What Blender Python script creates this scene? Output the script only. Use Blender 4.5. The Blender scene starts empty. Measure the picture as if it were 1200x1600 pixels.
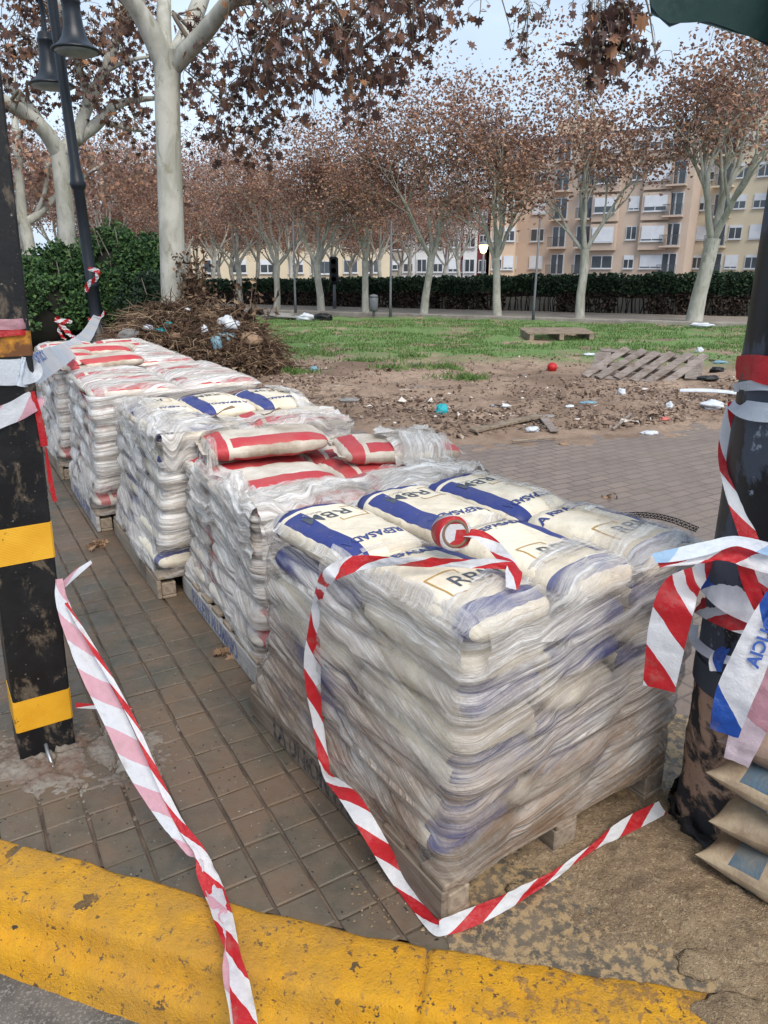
import bpy, bmesh, math, random
from mathutils import Vector, Matrix, noise
R = random.Random(7)
sc = bpy.context.scene
col = sc.collection

# ------------------------------------------------------------------ camera
FPX, HZ, CH = 1150.0, 415.0, 1.6            # focal length and horizon row in a 1200x1600 frame, eye height
PITCH = math.atan((800 - HZ) / FPX)
cd = bpy.data.cameras.new('camera'); cam = bpy.data.objects.new('camera', cd); col.objects.link(cam)
cd.sensor_fit = 'VERTICAL'; cd.sensor_height = 36; cd.sensor_width = 27
cd.lens = FPX / 1600 * 36; cd.clip_start = .05; cd.clip_end = 2000
cam.location = (0, 0, CH); cam.rotation_euler = (math.pi / 2 - PITCH, 0, 0)
sc.camera = cam

# ------------------------------------------------------------------ sky and sun (overcast winter daylight)
SUN_EL, SUN_AZ = math.radians(50), math.radians(155)
w = bpy.data.worlds.new('World'); sc.world = w; w.use_nodes = True
nt = w.node_tree; nt.nodes.clear()
def wn(t, **k):
    n = nt.nodes.new(t)
    for a, b in k.items(): setattr(n, a, b)
    return n
wo = wn('ShaderNodeOutputWorld'); bg = wn('ShaderNodeBackground'); bg.inputs[1].default_value = .125
sky = wn('ShaderNodeTexSky', sky_type='NISHITA', sun_disc=False, sun_elevation=SUN_EL, sun_rotation=SUN_AZ)
hs = wn('ShaderNodeHueSaturation'); hs.inputs['Saturation'].default_value = .45
nt.links.new(sky.outputs[0], hs.inputs['Color'])
tc = wn('ShaderNodeTexCoord'); mp = wn('ShaderNodeMapping'); mp.inputs['Scale'].default_value = (1, 1, 2.4)
nt.links.new(tc.outputs['Generated'], mp.inputs[0])
cn = wn('ShaderNodeTexNoise'); cn.inputs['Scale'].default_value = 2.1; cn.inputs['Detail'].default_value = 5
nt.links.new(mp.outputs[0], cn.inputs['Vector'])
cr = wn('ShaderNodeValToRGB')
cr.color_ramp.elements[0].position = .36; cr.color_ramp.elements[0].color = (1.45, 1.93, 2.6, 1)
cr.color_ramp.elements[1].position = .66; cr.color_ramp.elements[1].color = (2.6, 3.18, 3.85, 1)
nt.links.new(cn.outputs[0], cr.inputs[0])
mx = wn('ShaderNodeMix', data_type='RGBA'); mx.inputs[0].default_value = .85
nt.links.new(hs.outputs[0], mx.inputs[6]); nt.links.new(cr.outputs[0], mx.inputs[7])
nt.links.new(mx.outputs[2], bg.inputs[0]); nt.links.new(bg.outputs[0], wo.inputs[0])
sl = bpy.data.lights.new('sun', 'SUN'); sl.energy = 1.5; sl.angle = math.radians(35); sl.color = (1, .93, .84)
so = bpy.data.objects.new('sun', sl); col.objects.link(so)
# direction towards the sun: azimuth measured like the sky texture
sd = Vector((math.sin(SUN_AZ) * math.cos(SUN_EL), math.cos(SUN_AZ) * math.cos(SUN_EL), math.sin(SUN_EL)))
so.rotation_euler = sd.to_track_quat('Z', 'Y').to_euler(); so.location = (0, 0, 20)
sc.view_settings.view_transform = 'Standard'; sc.view_settings.look = 'None'
sc.view_settings.exposure = 1.30; sc.view_settings.gamma = 1; sc.view_settings.use_curve_mapping = False
sc.cycles.max_bounces = 6; sc.cycles.transparent_max_bounces = 10
try: sc.cycles.use_denoising = True
except Exception: pass

# ------------------------------------------------------------------ measuring helpers: ground point / point at distance seen at a pixel
_f = Vector((0, math.cos(PITCH), -math.sin(PITCH))); _u = Vector((0, math.sin(PITCH), math.cos(PITCH)))
def ray(px, py): return Vector(((px - 600) / FPX, 0, 0)) + _u * ((800 - py) / FPX) + _f
def G(px, py, z=0.0):
    d = ray(px, py); t = (CH - z) / -d.z
    return Vector((d.x * t, d.y * t, z))
def Y(px, py, y):
    d = ray(px, py); t = y / d.y
    return Vector((d.x * t, y, CH + d.z * t))

# ------------------------------------------------------------------ object helpers
WM = {}
def tag(o, label=None, cat=None, group=None, kind=None):
    if label: o['label'] = label
    if cat: o['category'] = cat
    if group: o['group'] = group
    if kind: o['kind'] = kind
    return o
def empty(name, loc=(0, 0, 0), rz=0, label=None, cat=None, group=None):
    o = bpy.data.objects.new(name, None); col.objects.link(o)
    o.location = loc; o.rotation_euler = (0, 0, rz); o.empty_display_size = .1
    WM[o.name] = Matrix.Translation(Vector(loc)) @ Matrix.Rotation(rz, 4, 'Z')
    return tag(o, label, cat, group)
class MB:
    """collects geometry (world or local) for one mesh"""
    def __init__(s): s.v = []; s.f = []; s.m = []; s.uv = None; s.sm = []
    def add(s, vs, fs, mi=0, smooth=False):
        b = len(s.v); s.v.extend(vs)
        for f in fs: s.f.append(tuple(b + i for i in f)); s.m.append(mi); s.sm.append(smooth)
    def box(s, c, sz, rot=None, mi=0, bev=0):
        x, y, z = (q / 2 for q in sz)
        if bev:
            b = min(bev, x * .9, y * .9, z * .9)
            vs = []
            for sx in (-1, 1):
                for sy in (-1, 1):
                    for s_z in (-1, 1):
                        vs += [Vector((sx * x, sy * (y - b), s_z * (z - b))), Vector((sx * (x - b), sy * y, s_z * (z - b))), Vector((sx * (x - b), sy * (y - b), s_z * z))]
            bm = bmesh.new()
            for q in vs: bm.verts.new(q)
            r = bmesh.ops.convex_hull(bm, input=bm.verts)
            bmesh.ops.dissolve_limit(bm, angle_limit=.01, verts=bm.verts, edges=bm.edges)
            bm.verts.index_update()
            vs = [q.co.copy() for q in bm.verts]; fs = [tuple(q.index for q in f.verts) for f in bm.faces]; bm.free()
        else:
            vs = [Vector((a * x, b_ * y, c_ * z)) for a in (-1, 1) for b_ in (-1, 1) for c_ in (-1, 1)]
            fs = [(0, 1, 3, 2), (4, 6, 7, 5), (0, 4, 5, 1), (2, 3, 7, 6), (0, 2, 6, 4), (1, 5, 7, 3)]
        if rot is not None: vs = [rot @ q for q in vs]
        c = Vector(c); s.add([q + c for q in vs], fs, mi)
        return s
    def tube(s, pts, rad, n=6, cap=True, mi=0, smooth=True):
        pts = [Vector(p) for p in pts]
        if not isinstance(rad, (list, tuple)): rad = [rad] * len(pts)
        vs = []; prev = None
        for i, p in enumerate(pts):
            t = (pts[min(i + 1, len(pts) - 1)] - pts[max(i - 1, 0)])
            if t.length < 1e-9: t = Vector((0, 0, 1))
            t.normalize()
            a = prev if prev else (Vector((0, 0, 1)) if abs(t.z) < .9 else Vector((1, 0, 0)))
            x = (a - t * a.dot(t))
            if x.length < 1e-6: x = t.orthogonal()
            x.normalize(); prev = x; y = t.cross(x)
            for k in range(n):
                an = 2 * math.pi * k / n
                vs.append(p + (x * math.cos(an) + y * math.sin(an)) * rad[i])
        fs = []
        for i in range(len(pts) - 1):
            for k in range(n):
                k2 = (k + 1) % n
                fs.append((i * n + k, i * n + k2, (i + 1) * n + k2, (i + 1) * n + k))
        if cap: fs.append(tuple(reversed(range(n)))); fs.append(tuple((len(pts) - 1) * n + k for k in range(n)))
        s.add(vs, fs, mi, smooth); return s
    def lathe(s, prof, n=24, c=(0, 0, 0), mi=0, rot=None, smooth=True):
        c = Vector(c); vs = []
        for r, z in prof:
            for k in range(n):
                a = 2 * math.pi * k / n; q = Vector((r * math.cos(a), r * math.sin(a), z))
                vs.append((rot @ q if rot is not None else q) + c)
        fs = []
        for i in range(len(prof) - 1):
            for k in range(n):
                k2 = (k + 1) % n
                fs.append((i * n + k, i * n + k2, (i + 1) * n + k2, (i + 1) * n + k))
        fs.append(tuple(reversed(range(n)))); fs.append(tuple((len(prof) - 1) * n + k for k in range(n)))
        s.add(vs, fs, mi, smooth); return s
    def grid(s, P, mi=0, smooth=True, close=False):
        nr = len(P); nc = len(P[0]); vs = [q for row in P for q in row]; fs = []
        for i in range(nr - 1):
            for j in range(nc if close else nc - 1):
                j2 = (j + 1) % nc
                fs.append((i * nc + j, i * nc + j2, (i + 1) * nc + j2, (i + 1) * nc + j))
        s.add(vs, fs, mi, smooth); return s
    def build(s, name, mats, parent=None, loc=None, rz=0, uv=None):
        me = bpy.data.meshes.new(name)
        M = None
        if loc is not None: M = Matrix.Translation(Vector(loc)) @ Matrix.Rotation(rz, 4, 'Z')
        vs = s.v
        if parent is not None: Mi = WM[parent.name].inverted(); vs = [Mi @ Vector(q) for q in vs]
        elif M is not None: Mi = M.inverted(); vs = [Mi @ Vector(q) for q in vs]
        me.from_pydata([tuple(q) for q in vs], [], s.f)
        if not isinstance(mats, (list, tuple)): mats = [mats]
        for m in mats: me.materials.append(m)
        if len(mats) > 1: me.polygons.foreach_set('material_index', s.m)
        me.polygons.foreach_set('use_smooth', s.sm)
        if uv is not None:
            ul = me.uv_layers.new(name='UVMap')
            idx = [0] * len(me.loops); me.loops.foreach_get('vertex_index', idx)
            fl = []
            for i in idx: fl.extend(uv[i])
            ul.data.foreach_set('uv', fl)
        me.update()
        o = bpy.data.objects.new(name, me); col.objects.link(o)
        if parent is not None: o.parent = parent; WM[o.name] = WM[parent.name]
        elif M is not None: o.location = loc; o.rotation_euler = (0, 0, rz); WM[o.name] = M
        else: WM[o.name] = Matrix.Identity(4)
        return o
def kids(o): return [c for c in bpy.data.objects if c.parent == o]
def copy_tree(o, loc, rz=None, scale=None, label=None, group=None):
    r = o.copy(); col.objects.link(r); r.location = loc
    if rz is not None: r.rotation_euler = (r.rotation_euler[0], r.rotation_euler[1], rz)
    if scale is not None: r.scale = scale if isinstance(scale, (tuple, list)) else (scale,) * 3
    if label: r['label'] = label
    if group: r['group'] = group
    for c in kids(o):
        d = c.copy(); col.objects.link(d); d.parent = r
        for g in kids(c):
            e = g.copy(); col.objects.link(e); e.parent = d
    return r
def nz(x, y, z=0.0): return noise.noise(Vector((x, y, z)))
def spline(pts, n):
    """Catmull-Rom through pts (lists of floats / Vectors as tuples)"""
    pts = [tuple(p) for p in pts]; out = []
    P = [pts[0]] + pts + [pts[-1]]
    for i in range(1, len(P) - 2):
        for k in range(n):
            t = k / n
            out.append(tuple(.5 * ((2 * b) + (-a + c) * t + (2 * a - 5 * b + 4 * c - d) * t * t + (-a + 3 * b - 3 * c + d) * t ** 3)
                       for a, b, c, d in zip(P[i - 1], P[i], P[i + 1], P[i + 2])))
    out.append(pts[-1]); return out

# ------------------------------------------------------------------ materials
class N:
    def __init__(s, name):
        s.m = bpy.data.materials.new(name); s.m.use_nodes = True; s.t = s.m.node_tree
        s.b = s.t.nodes['Principled BSDF']; s.out = s.t.nodes['Material Output']
    def n(s, t, ins=None, **k):
        q = s.t.nodes.new('ShaderNode' + t)
        for a, b in k.items(): setattr(q, a, b)
        for a, b in (ins or {}).items(): s.set(q.inputs[a], b)
        return q
    def set(s, sock, v):
        if isinstance(v, bpy.types.NodeSocket): s.t.links.new(v, sock)
        else:
            if sock.type == 'RGBA' and len(v) == 3: v = (*v, 1)
            sock.default_value = v
    def math(s, op, a, b=0.0, clamp=False):
        q = s.n('Math', {0: a, 1: b}, operation=op); q.use_clamp = clamp; return q.outputs[0]
    def mix(s, f, a, b, bt='MIX'):
        q = s.n('Mix', {0: f, 6: a, 7: b}, data_type='RGBA', blend_type=bt); return q.outputs[2]
    def noise(s, vec=None, scale=5, detail=4, rough=.55, dist=0):
        q = s.n('TexNoise', {'Scale': scale, 'Detail': detail, 'Roughness': rough, 'Distortion': dist})
        if vec is not None: s.set(q.inputs['Vector'], vec)
        return q.outputs[0]
    def ramp(s, f, stops, interp='LINEAR'):
        q = s.n('ValToRGB', {0: f}); r = q.color_ramp; r.interpolation = interp
        while len(r.elements) < len(stops): r.elements.new(.5)
        for e, (p, c) in zip(r.elements, stops):
            e.position = p; e.color = (*c, 1) if not isinstance(c, (int, float)) else (c, c, c, 1)
        return q.outputs[0]
    def obj(s): return s.n('TexCoord').outputs['Object']
    def pos(s): return s.n('NewGeometry').outputs['Position']
    def uv(s): return s.n('TexCoord').outputs['UV']
    def isl(s): return s.n('NewGeometry').outputs['Random Per Island']
    def map(s, vec, scale=(1, 1, 1), loc=(0, 0, 0), rot=(0, 0, 0)):
        return s.n('Mapping', {0: vec, 1: loc, 2: rot, 3: scale}).outputs[0]
    def bump(s, h, st=.3, d=.01, base=None):
        q = s.n('Bump', {'Height': h, 'Strength': st, 'Distance': d})
        if base is not None: s.set(q.inputs['Normal'], base)
        s.set(s.b.inputs['Normal'], q.outputs[0]); return q.outputs[0]
    def done(s, color=None, rough=None, spec=None, metal=None):
        if color is not None: s.set(s.b.inputs['Base Color'], color)
        if rough is not None: s.set(s.b.inputs['Roughness'], rough)
        if spec is not None: s.set(s.b.inputs['Specular IOR Level'], spec)
        if metal is not None: s.b.inputs['Metallic'].default_value = metal
        return s.m
def simple(name, a, b=None, scale=8, rough=.7, bump=.15, bd=.01, spec=.3, metal=0, isl=0, coord='obj'):
    q = N(name); b = b or tuple(x * .7 for x in a)
    v = q.obj() if coord == 'obj' else q.pos()
    n1 = q.noise(v, scale, 6, .65)
    c = q.mix(q.ramp(n1, [(.35, 0), (.65, 1)]), b, a)
    if isl: c = q.mix(1.0, c, q.ramp(q.isl(), [(0, 1 - isl), (1, 1 + isl)]), 'MULTIPLY')
    q.bump(q.noise(v, scale * 5, 6, .7), bump, bd)
    return q.done(c, rough, spec, metal)
def leafmat(name, stops, rough=.6, trans=.25):
    q = N(name); c = q.ramp(q.isl(), stops)
    c = q.mix(.35, c, q.ramp(q.noise(q.pos(), .9, 3), [(.3, (.55, .55, .55)), (.7, (1, 1, 1))]), 'MULTIPLY')
    q.done(c, rough, .25)
    tr = q.n('BsdfTranslucent', {0: c}); ms = q.n('MixShader', {0: trans, 1: q.b.outputs[0], 2: tr.outputs[0]})
    q.t.links.new(ms.outputs[0], q.out.inputs[0]); return q.m

# ================================================================== GROUND, ROAD, KERB, PAVEMENT
def lin(pts, x):
    if x <= pts[0][0]: return pts[0][1]
    for (a, b), (c, d) in zip(pts, pts[1:]):
        if x <= c: return b + (d - b) * (x - a) / (c - a)
    return pts[-1][1]
KB = [(-14, 5.4), (-6, 3.25), (-3, 2.35), (-1.6, 1.89), (-1.125, 1.738), (-.857, 1.65), (-.673, 1.588), (-.494, 1.528), (-.272, 1.461), (0, 1.4), (.2, 1.357), (.457, 1.308), (.705, 1.262), (.95, 1.21), (1.6, 1.04), (3, .6), (6, -.6), (14, -4)]
MUDL = [(-14, 14), (-6, 11.6), (-4, 10.8), (-1.7, 9.7), (-.5, 7.9), (.1, 7.15), (.6, 6.75), (1.1, 6.95), (1.9, 7.15), (2.7, 7.35), (3.5, 7.65), (7, 8.4), (16, 10)]
q = N('earth'); v = q.pos()
c = q.mix(q.ramp(q.noise(v, .5, 6), [(.35, 0), (.65, 1)]), (.15, .115, .09), (.2, .16, .125)); q.bump(q.noise(v, 12, 6), .4, .02); M_earth = q.done(c, .9)
q = N('asphalt'); v = q.pos()
c = q.mix(q.ramp(q.noise(v, 5, 8, .7), [(.4, 0), (.62, 1)]), (.05, .045, .042), (.13, .115, .10))
c = q.mix(q.ramp(q.noise(v, 160, 3), [(.55, 0), (.62, .7)]), c, (.24, .22, .2)); q.bump(q.noise(v, 140, 4, .7), .6, .004); M_asph = q.done(c, .75)
q = N('paving_joint'); v = q.pos()
c = q.mix(q.ramp(q.noise(v, 9, 6), [(.35, 0), (.65, 1)]), (.045, .032, .024), (.125, .088, .062)); q.bump(q.noise(v, 90, 5), .6, .004); M_joint = q.done(c, .85)
def tile_mat(name, stops, wet=.6):
    q = N(name); v = q.pos()
    c = q.ramp(q.isl(), stops)
    c = q.mix(q.ramp(q.noise(v, 3.1, 6, .6, .4), [(.38, 0), (.58, .9)]), c, (.135, .084, .052))     # dried silt film
    c = q.mix(q.ramp(q.noise(v, 2.3, 5, .6), [(.46, 0), (.62, .8)]), c, (.046, .050, .040))       # damp dark patches
    c = q.mix(q.ramp(q.noise(q.map(v, loc=(5, 2, 0)), 26, 6, .7), [(.3, 0), (.75, .45)]), c, (.15, .125, .098))
    c = q.mix(q.ramp(q.noise(v, 75, 2, .4), [(.70, 0), (.735, 1)]), c, (.018, .016, .015))        # gum and grit specks
    c = q.mix(q.ramp(q.noise(q.map(v, loc=(9, 3, 0)), 110, 2, .4), [(.74, 0), (.77, 1)]), c, (.35, .32, .28))
    h = q.math('ADD', q.noise(v, 45, 6, .7), q.math('MULTIPLY', q.noise(v, 260, 3), .4)); q.bump(h, .55, .004)
    ro = q.ramp(q.noise(v, 5, 5, .6), [(.35, .36), (.65, .72)])
    return q.done(c, ro, .4)
M_tile = tile_mat('paver', [(0, (.066, .050, .034)), (.25, (.115, .086, .056)), (.5, (.085, .072, .048)), (.8, (.135, .092, .056)), (1, (.094, .073, .050))])
q = N('plaza_paving'); v = q.pos()
mv = q.map(v, rot=(0, 0, math.radians(-32)))
br = q.n('TexBrick', {'Vector': mv, 'Color1': (.235, .18, .148), 'Color2': (.18, .142, .12), 'Mortar': (.11, .088, .078), 'Scale': 1.0, 'Mortar Size': .007, 'Mortar Smooth': .3, 'Bias': 0, 'Brick Width': .2, 'Row Height': .1})
br.offset = .5
c = q.mix(q.ramp(q.noise(v, 1.1, 6), [(.35, 0), (.65, .75)]), br.outputs[0], (.19, .15, .125))
c = q.mix(q.ramp(q.noise(v, 3, 8, .7), [(.5, 0), (.68, .5)]), c, (.12, .09, .075))
h = q.math('SUBTRACT', q.noise(v, 60, 5), q.math('MULTIPLY', br.outputs[1], 1.5)); q.bump(h, .6, .006); M_plaza = q.done(c, q.ramp(q.noise(v, 2, 4), [(.4, .5), (.6, .75)]), .35)

xs = [-300, -100, -40, -22] + [-14 + .5 * i for i in range(57)] + [22, 40, 100, 300]
g = MB()
def kb(x): return lin(KB, x) if -14 <= x <= 14 else (5.4 if x < 0 else -4)
yl = [0, 3, 8, 16, 30, 60, 120, 420]
g.grid([[Vector((x, kb(x) + yy, -.02)) for x in xs] for yy in yl], smooth=False)
tag(g.build('ground', M_earth), kind='structure')
g = MB(); g.grid([[Vector((x, kb(x) - d, -.15 - (.0 if d < .2 else .01))) for x in xs] for d in (.02, .3, 1, 3, 10, 40)], smooth=False)
tag(g.build('road', M_asph), kind='structure')

# pavement bed (joint colour) near, small paver bricks for the plaza further back
g = MB(); xp = [-14 + .25 * i for i in range(113)]
def ymid(x): return min(lin(MUDL, x) + .5, 30)
g.grid([[Vector((x, kb(x) + .02 + t * (ymid(x) - kb(x)), -.004)) for x in xp] for t in (0, .1, .25, .5, .75, 1)], smooth=False)
tag(g.build('pavement', M_joint), kind='structure')

DA = math.radians(120.5); ea = Vector((math.cos(DA), math.sin(DA), 0)); eb = Vector((math.sin(DA), -math.cos(DA), 0))   # along the pallet row / across it
T0 = Vector((-.26, 1.94, 0))
rt = random.Random(3)
g = MB(); plz = MB()
def tile(g, u0, u1, w0, w1, z, lean=.0):
    b = .004; dz = [z + rt.uniform(-lean, lean) * 1.6 for _ in range(4)]
    rr_ = [rt.uniform(0, .0035) for _ in range(8)]
    def P(u, w, zz): q = T0 + ea * u + eb * w; return Vector((q.x, q.y, zz))
    cs = [(u0, w0), (u1, w0), (u1, w1), (u0, w1)]; ci = [(u0 + b, w0 + b), (u1 - b, w0 + b), (u1 - b, w1 - b), (u0 + b, w1 - b)]
    j = lambda: rt.uniform(-.0018, .0018)
    vs = [P(u, w, -.006) for u, w in cs] + [P(u + j(), w + j(), dz[k] - .003) for k, (u, w) in enumerate(cs)] + [P(u + j(), w + j(), dz[k]) for k, (u, w) in enumerate(ci)]
    fs = [(8, 9, 10, 11)] + [(4 + k, 4 + (k + 1) % 4, 8 + (k + 1) % 4, 8 + k) for k in range(4)] + [(k, (k + 1) % 4, 4 + (k + 1) % 4, 4 + k) for k in range(4)]
    g.add(vs, [tuple(reversed(f)) for f in fs])
S = .1215
for j in range(-34, 11):
    w0 = j * S
    for i in range(-16, 80):
        u0 = i * S; cpt = T0 + ea * (u0 + S / 2) + eb * (w0 + S / 2)
        if cpt.y < kb(cpt.x) - .03 or cpt.x < -6 or cpt.x > 4.5 or cpt.y > 10.5 or cpt.y > lin(MUDL, cpt.x): continue
        if j > 10: continue
        ju = .0024; jw = .0048
        blk = (i // 2 + 3 * (j // 2)) % 5
        if i > 9 and i % 8 < 6 and j % 2 == 0 and ((i // 8 + j // 2) % 3 != 0):
            if i % 2 == 0: tile(g, u0 + ju, u0 + 2 * S - ju, w0 + jw, w0 + S - jw, .004, .0008)
            continue
        if i > 9 and i % 8 < 6 and (j % 2 == 1) and ((i // 8 + j // 2) % 3 != 0):
            if i % 2 == 0: tile(g, u0 + ju, u0 + 2 * S - ju, w0 + jw, w0 + S - jw, .004, .0008)
            continue
        tile(g, u0 + ju, u0 + S - ju, w0 + jw, w0 + S - jw, .003 + rt.uniform(0, .0025), .0009)
tag(g.build('paving_tiles', M_tile), kind='structure')
# plaza of small bricks to the right and behind the stacks
g = MB(); rows = []
for k in range(41):
    t = k / 40; row = []
    for i in range(61):
        x = -14 + 30 * i / 60
        # left border runs along the pallet row, about a metre behind it
        row.append((x, t))
for k in range(61):
    u = -6.0 + 24 * k / 60; row = []
    for i in range(31):
        w_ = 11.02 * S + 20.0 * i / 30
        p = T0 + ea * u + eb * w_; yy = max(p.y, kb(p.x) + .03)
        row.append(Vector((p.x, yy, .003)))
    rows.append(row)
g.grid([list(reversed(r)) for r in rows], smooth=False)
tag(g.build('plaza', M_plaza), kind='structure')

# ---- yellow kerb
q = N('yellow_paint'); v = q.pos()
c = q.mix(q.ramp(q.noise(v, 4, 6, .65), [(.35, 0), (.65, 1)]), (.62, .275, .004), (.75, .37, .009))
c = q.mix(q.ramp(q.noise(v, 18, 6, .65), [(.35, 0), (.7, .5)]), c, (.62, .33, .025))
sx = q.n('SeparateXYZ', {0: v}).outputs
wear = q.ramp(q.math('ADD', sx[0], .0), [(0.0, 0), (1.0, .17)])
spk = q.noise(v, 26, 8, .75, .3)
c = q.mix(q.ramp(q.math('ADD', spk, wear), [(.60, 0), (.65, .8)]), c, (.24, .135, .06))
c = q.mix(q.ramp(q.noise(q.map(v, loc=(3, 8, 1)), 11, 4, .6), [(.655, 0), (.665, 1)]), c, (.045, .036, .03))
c = q.mix(q.ramp(q.noise(q.map(v, loc=(7, 1, 4)), 55, 3, .6), [(.63, 0), (.66, .9)]), c, (.05, .035, .025))
c = q.mix(q.math('MULTIPLY', q.ramp(q.noise(q.map(v, loc=(1, 5, 2)), 6, 7, .75), [(.46, 0), (.64, 1)]), .38), c, (.40, .21, .035))
c = q.mix(q.ramp(q.noise(q.map(v, loc=(2, 2, 7)), 2.2, 8, .75, .5), [(.45, 0), (.62, .55)]), c, (.36, .20, .05)); c = q.mix(q.ramp(q.noise(v, 190, 4, .75), [(.60, 0), (.68, .7)]), c, (.22, .12, .03)); c = q.mix(q.ramp(q.noise(q.map(v, loc=(2, 9, 7)), 34, 6, .75), [(.60, 0), (.64, .9)]), c, (.16, .10, .055))
q.bump(q.math('ADD', q.noise(v, 30, 7, .75), q.math('MULTIPLY', q.noise(v, 160, 4, .75), .6)), 1.0, .009); M_yel = q.done(c, .55, .4)
kp = [(x, y) for x, y in KB]
kpts = []
for i in range(0, 1301):
    x = -6 + 10 * i / 1300
    sl_ = (lin(KB, x + .25) - lin(KB, x - .25)) / .5
    kpts.append((Vector((x, sum(lin(KB, x + d) for d in (-.2, -.1, 0, .1, .2)) / 5, 0)), Vector((sl_, -1, 0)).normalized()))
kpts = [(p, (Vector((n.x, n.y, 0)) if n.y < 0 else -n)) for p, n in kpts]
prof = [(-.012, -.03), (-.008, .004), (.004, .012), (.03, .014), (.06, .014), (.09, .0145), (.12, .014), (.145, .013), (.158, .010), (.166, .002), (.171, -.012), (.177, -.035), (.183, -.058), (.190, -.070), (.203, -.075), (.216, -.079), (.224, -.088), (.229, -.105), (.234, -.125), (.239, -.145), (.244, -.17)]
segs = []; cur = []
joint_x = [-4.1, -3.1, -2.1, -1.05, -.05 + .16, 1.1, 2.1, 3.1, 4.1]
g = MB(); rows = []
for p, n in kpts:
    row = []
    jd = min(abs(p.x - jx) for jx in joint_x)
    for k, (o, z) in enumerate(prof):
        zz_ = z * 30; s = .0025 * nz(p.x * 5, o * 12, zz_ * .4) + .002 * nz(p.x * 18, o * 30, zz_) + .0022 * nz(p.x * 55, o * 70, zz_ * 2) - .006 * max(0, nz(p.x * 26, o * 30 + 4, zz_) - .25) * 3
        if jd < .011: s -= .016 * (1 - jd / .011)
        e = .010 * nz(p.x * 9, 7.7) if k < 3 else 0
        q2 = p + n * (o + e + .5 * s); row.append(Vector((q2.x, q2.y, z + s)))
    rows.append(row)
g.grid([list(reversed(r)) for r in rows])
tag(g.build('kerb', M_yel), kind='structure')

# ---- mud, silt
q = N('mud'); v = q.pos(); sep = q.n('SeparateXYZ', {0: v}).outputs
n1 = q.noise(v, .7, 8, .65); n2 = q.noise(v, 4, 8, .7, .5)
c = q.mix(q.ramp(n1, [(.38, 0), (.6, 1)]), (.19, .125, .086), (.38, .27, .195))
c = q.mix(q.ramp(n2, [(.34, .6), (.5, 0)]), c, (.13, .085, .062))
vo = q.n('TexVoronoi', {'Vector': q.map(v, scale=(1, 1, .1)), 'Scale': 7.0}, feature='DISTANCE_TO_EDGE').outputs[0]
c = q.mix(q.math('MULTIPLY', q.ramp(vo, [(0, 1), (.05, 0)]), q.ramp(n1, [(.5, 0), (.6, .8)])), c, (.07, .05, .038))
c = q.mix(q.ramp(q.noise(v, 40, 5, .7), [(.55, 0), (.7, .5)]), c, (.32, .25, .2))
gy = q.math('ADD', sep[1], q.math('MULTIPLY', sep[0], .16))
gm = q.math('MULTIPLY', q.ramp(q.math('MULTIPLY', gy, .04), [(.50, 0), (.56, 1)]), q.ramp(q.noise(v, .8, 6, .7), [(.40, 0), (.50, 1)]))
gc = q.mix(q.noise(v, 9, 5), (.085, .155, .045), (.17, .26, .085))
c = q.mix(gm, c, gc); q.bump(q.math('ADD', n2, q.math('MULTIPLY', q.noise(v, 30, 6, .7), .5)), .9, .04); M_mud = q.done(c, .8, .3)
g = MB(); rows = []
nx, ny = 300, 200
def mud_h(x, y):
    e = y - (lin(MUDL, x) + .35 * nz(x * 1.3, 5) + .12 * nz(x * 6, 2)); f = max(0, min(1, e / .5)); d = max(0, min(1, (y - 11) / 4)); mid = max(0, 1 - abs(e - .9) / 1.4)
    h = .035 * f + (.05 * nz(x * .9, y * .9, 1) + .035 * nz(x * 2.6, y * 2.6, 2)) * f
    h += mid * (.05 * max(0, nz(x * 5, y * 5, 3) + .15) + .03 * abs(nz(x * 12, y * 12, 4)))
    h += (.018 * nz(x * 9, y * 9, 5) + .01 * nz(x * 20, y * 20, 6)) * f
    return -.012 + max(-.004, h + .01 * f) if e > -.3 else -.012
for j in range(ny):
    t = j / (ny - 1); row = []
    for i in range(nx):
        x = -5.5 + 18 * i / (nx - 1); y0 = lin(MUDL, x) - .5; y = y0 + (24 - y0) * t ** 1.35
        z = mud_h(x, y)
        row.append(Vector((x, y, z + .012)))
    rows.append(row)
g.grid(rows); tag(g.build('mud', M_mud), kind='structure')

# ---- far path with its low kerb, below the tree row
L0 = Vector((9.47, 20.3, 0)); L1 = Vector((-4.5, 26.75, 0)); ld = (L1 - L0).normalized(); ln = Vector((-ld.y, ld.x, 0)); ln = ln if ln.y > 0 else -ln
M_conc = simple('concrete', (.34, .31, .27), (.2, .18, .155), 3, .85, .3, .01, coord='pos')
M_path = simple('path_grit', (.27, .23, .19), (.19, .16, .13), 1.4, .9, .3, .01, coord='pos')
g = MB(); A = L0 - ld * 16; B = L1 + ld * 30
rows = [[A.lerp(B, t / 20) + ln * o + Vector((0, 0, .1)) for t in range(21)] for o in (.15, 1.5, 4.5, 9)]
g.grid(rows, smooth=False); tag(g.build('path', M_path), kind='structure')
g = MB(); rows = []
for t in range(90):
    p = A.lerp(B, t / 89); j = .01 * nz(t * .7, 1)
    rows.append([p + ln * .3 + Vector((0, 0, .02)), p + ln * .17 + Vector((0, 0, .145 + j)), p + ln * .01 + Vector((0, 0, .14 + j)), p + Vector((0, 0, .12 + j)), p + Vector((0, 0, -.06))])
g.grid(rows, smooth=False); tag(g.build('path_kerb', M_conc), kind='structure')

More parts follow.
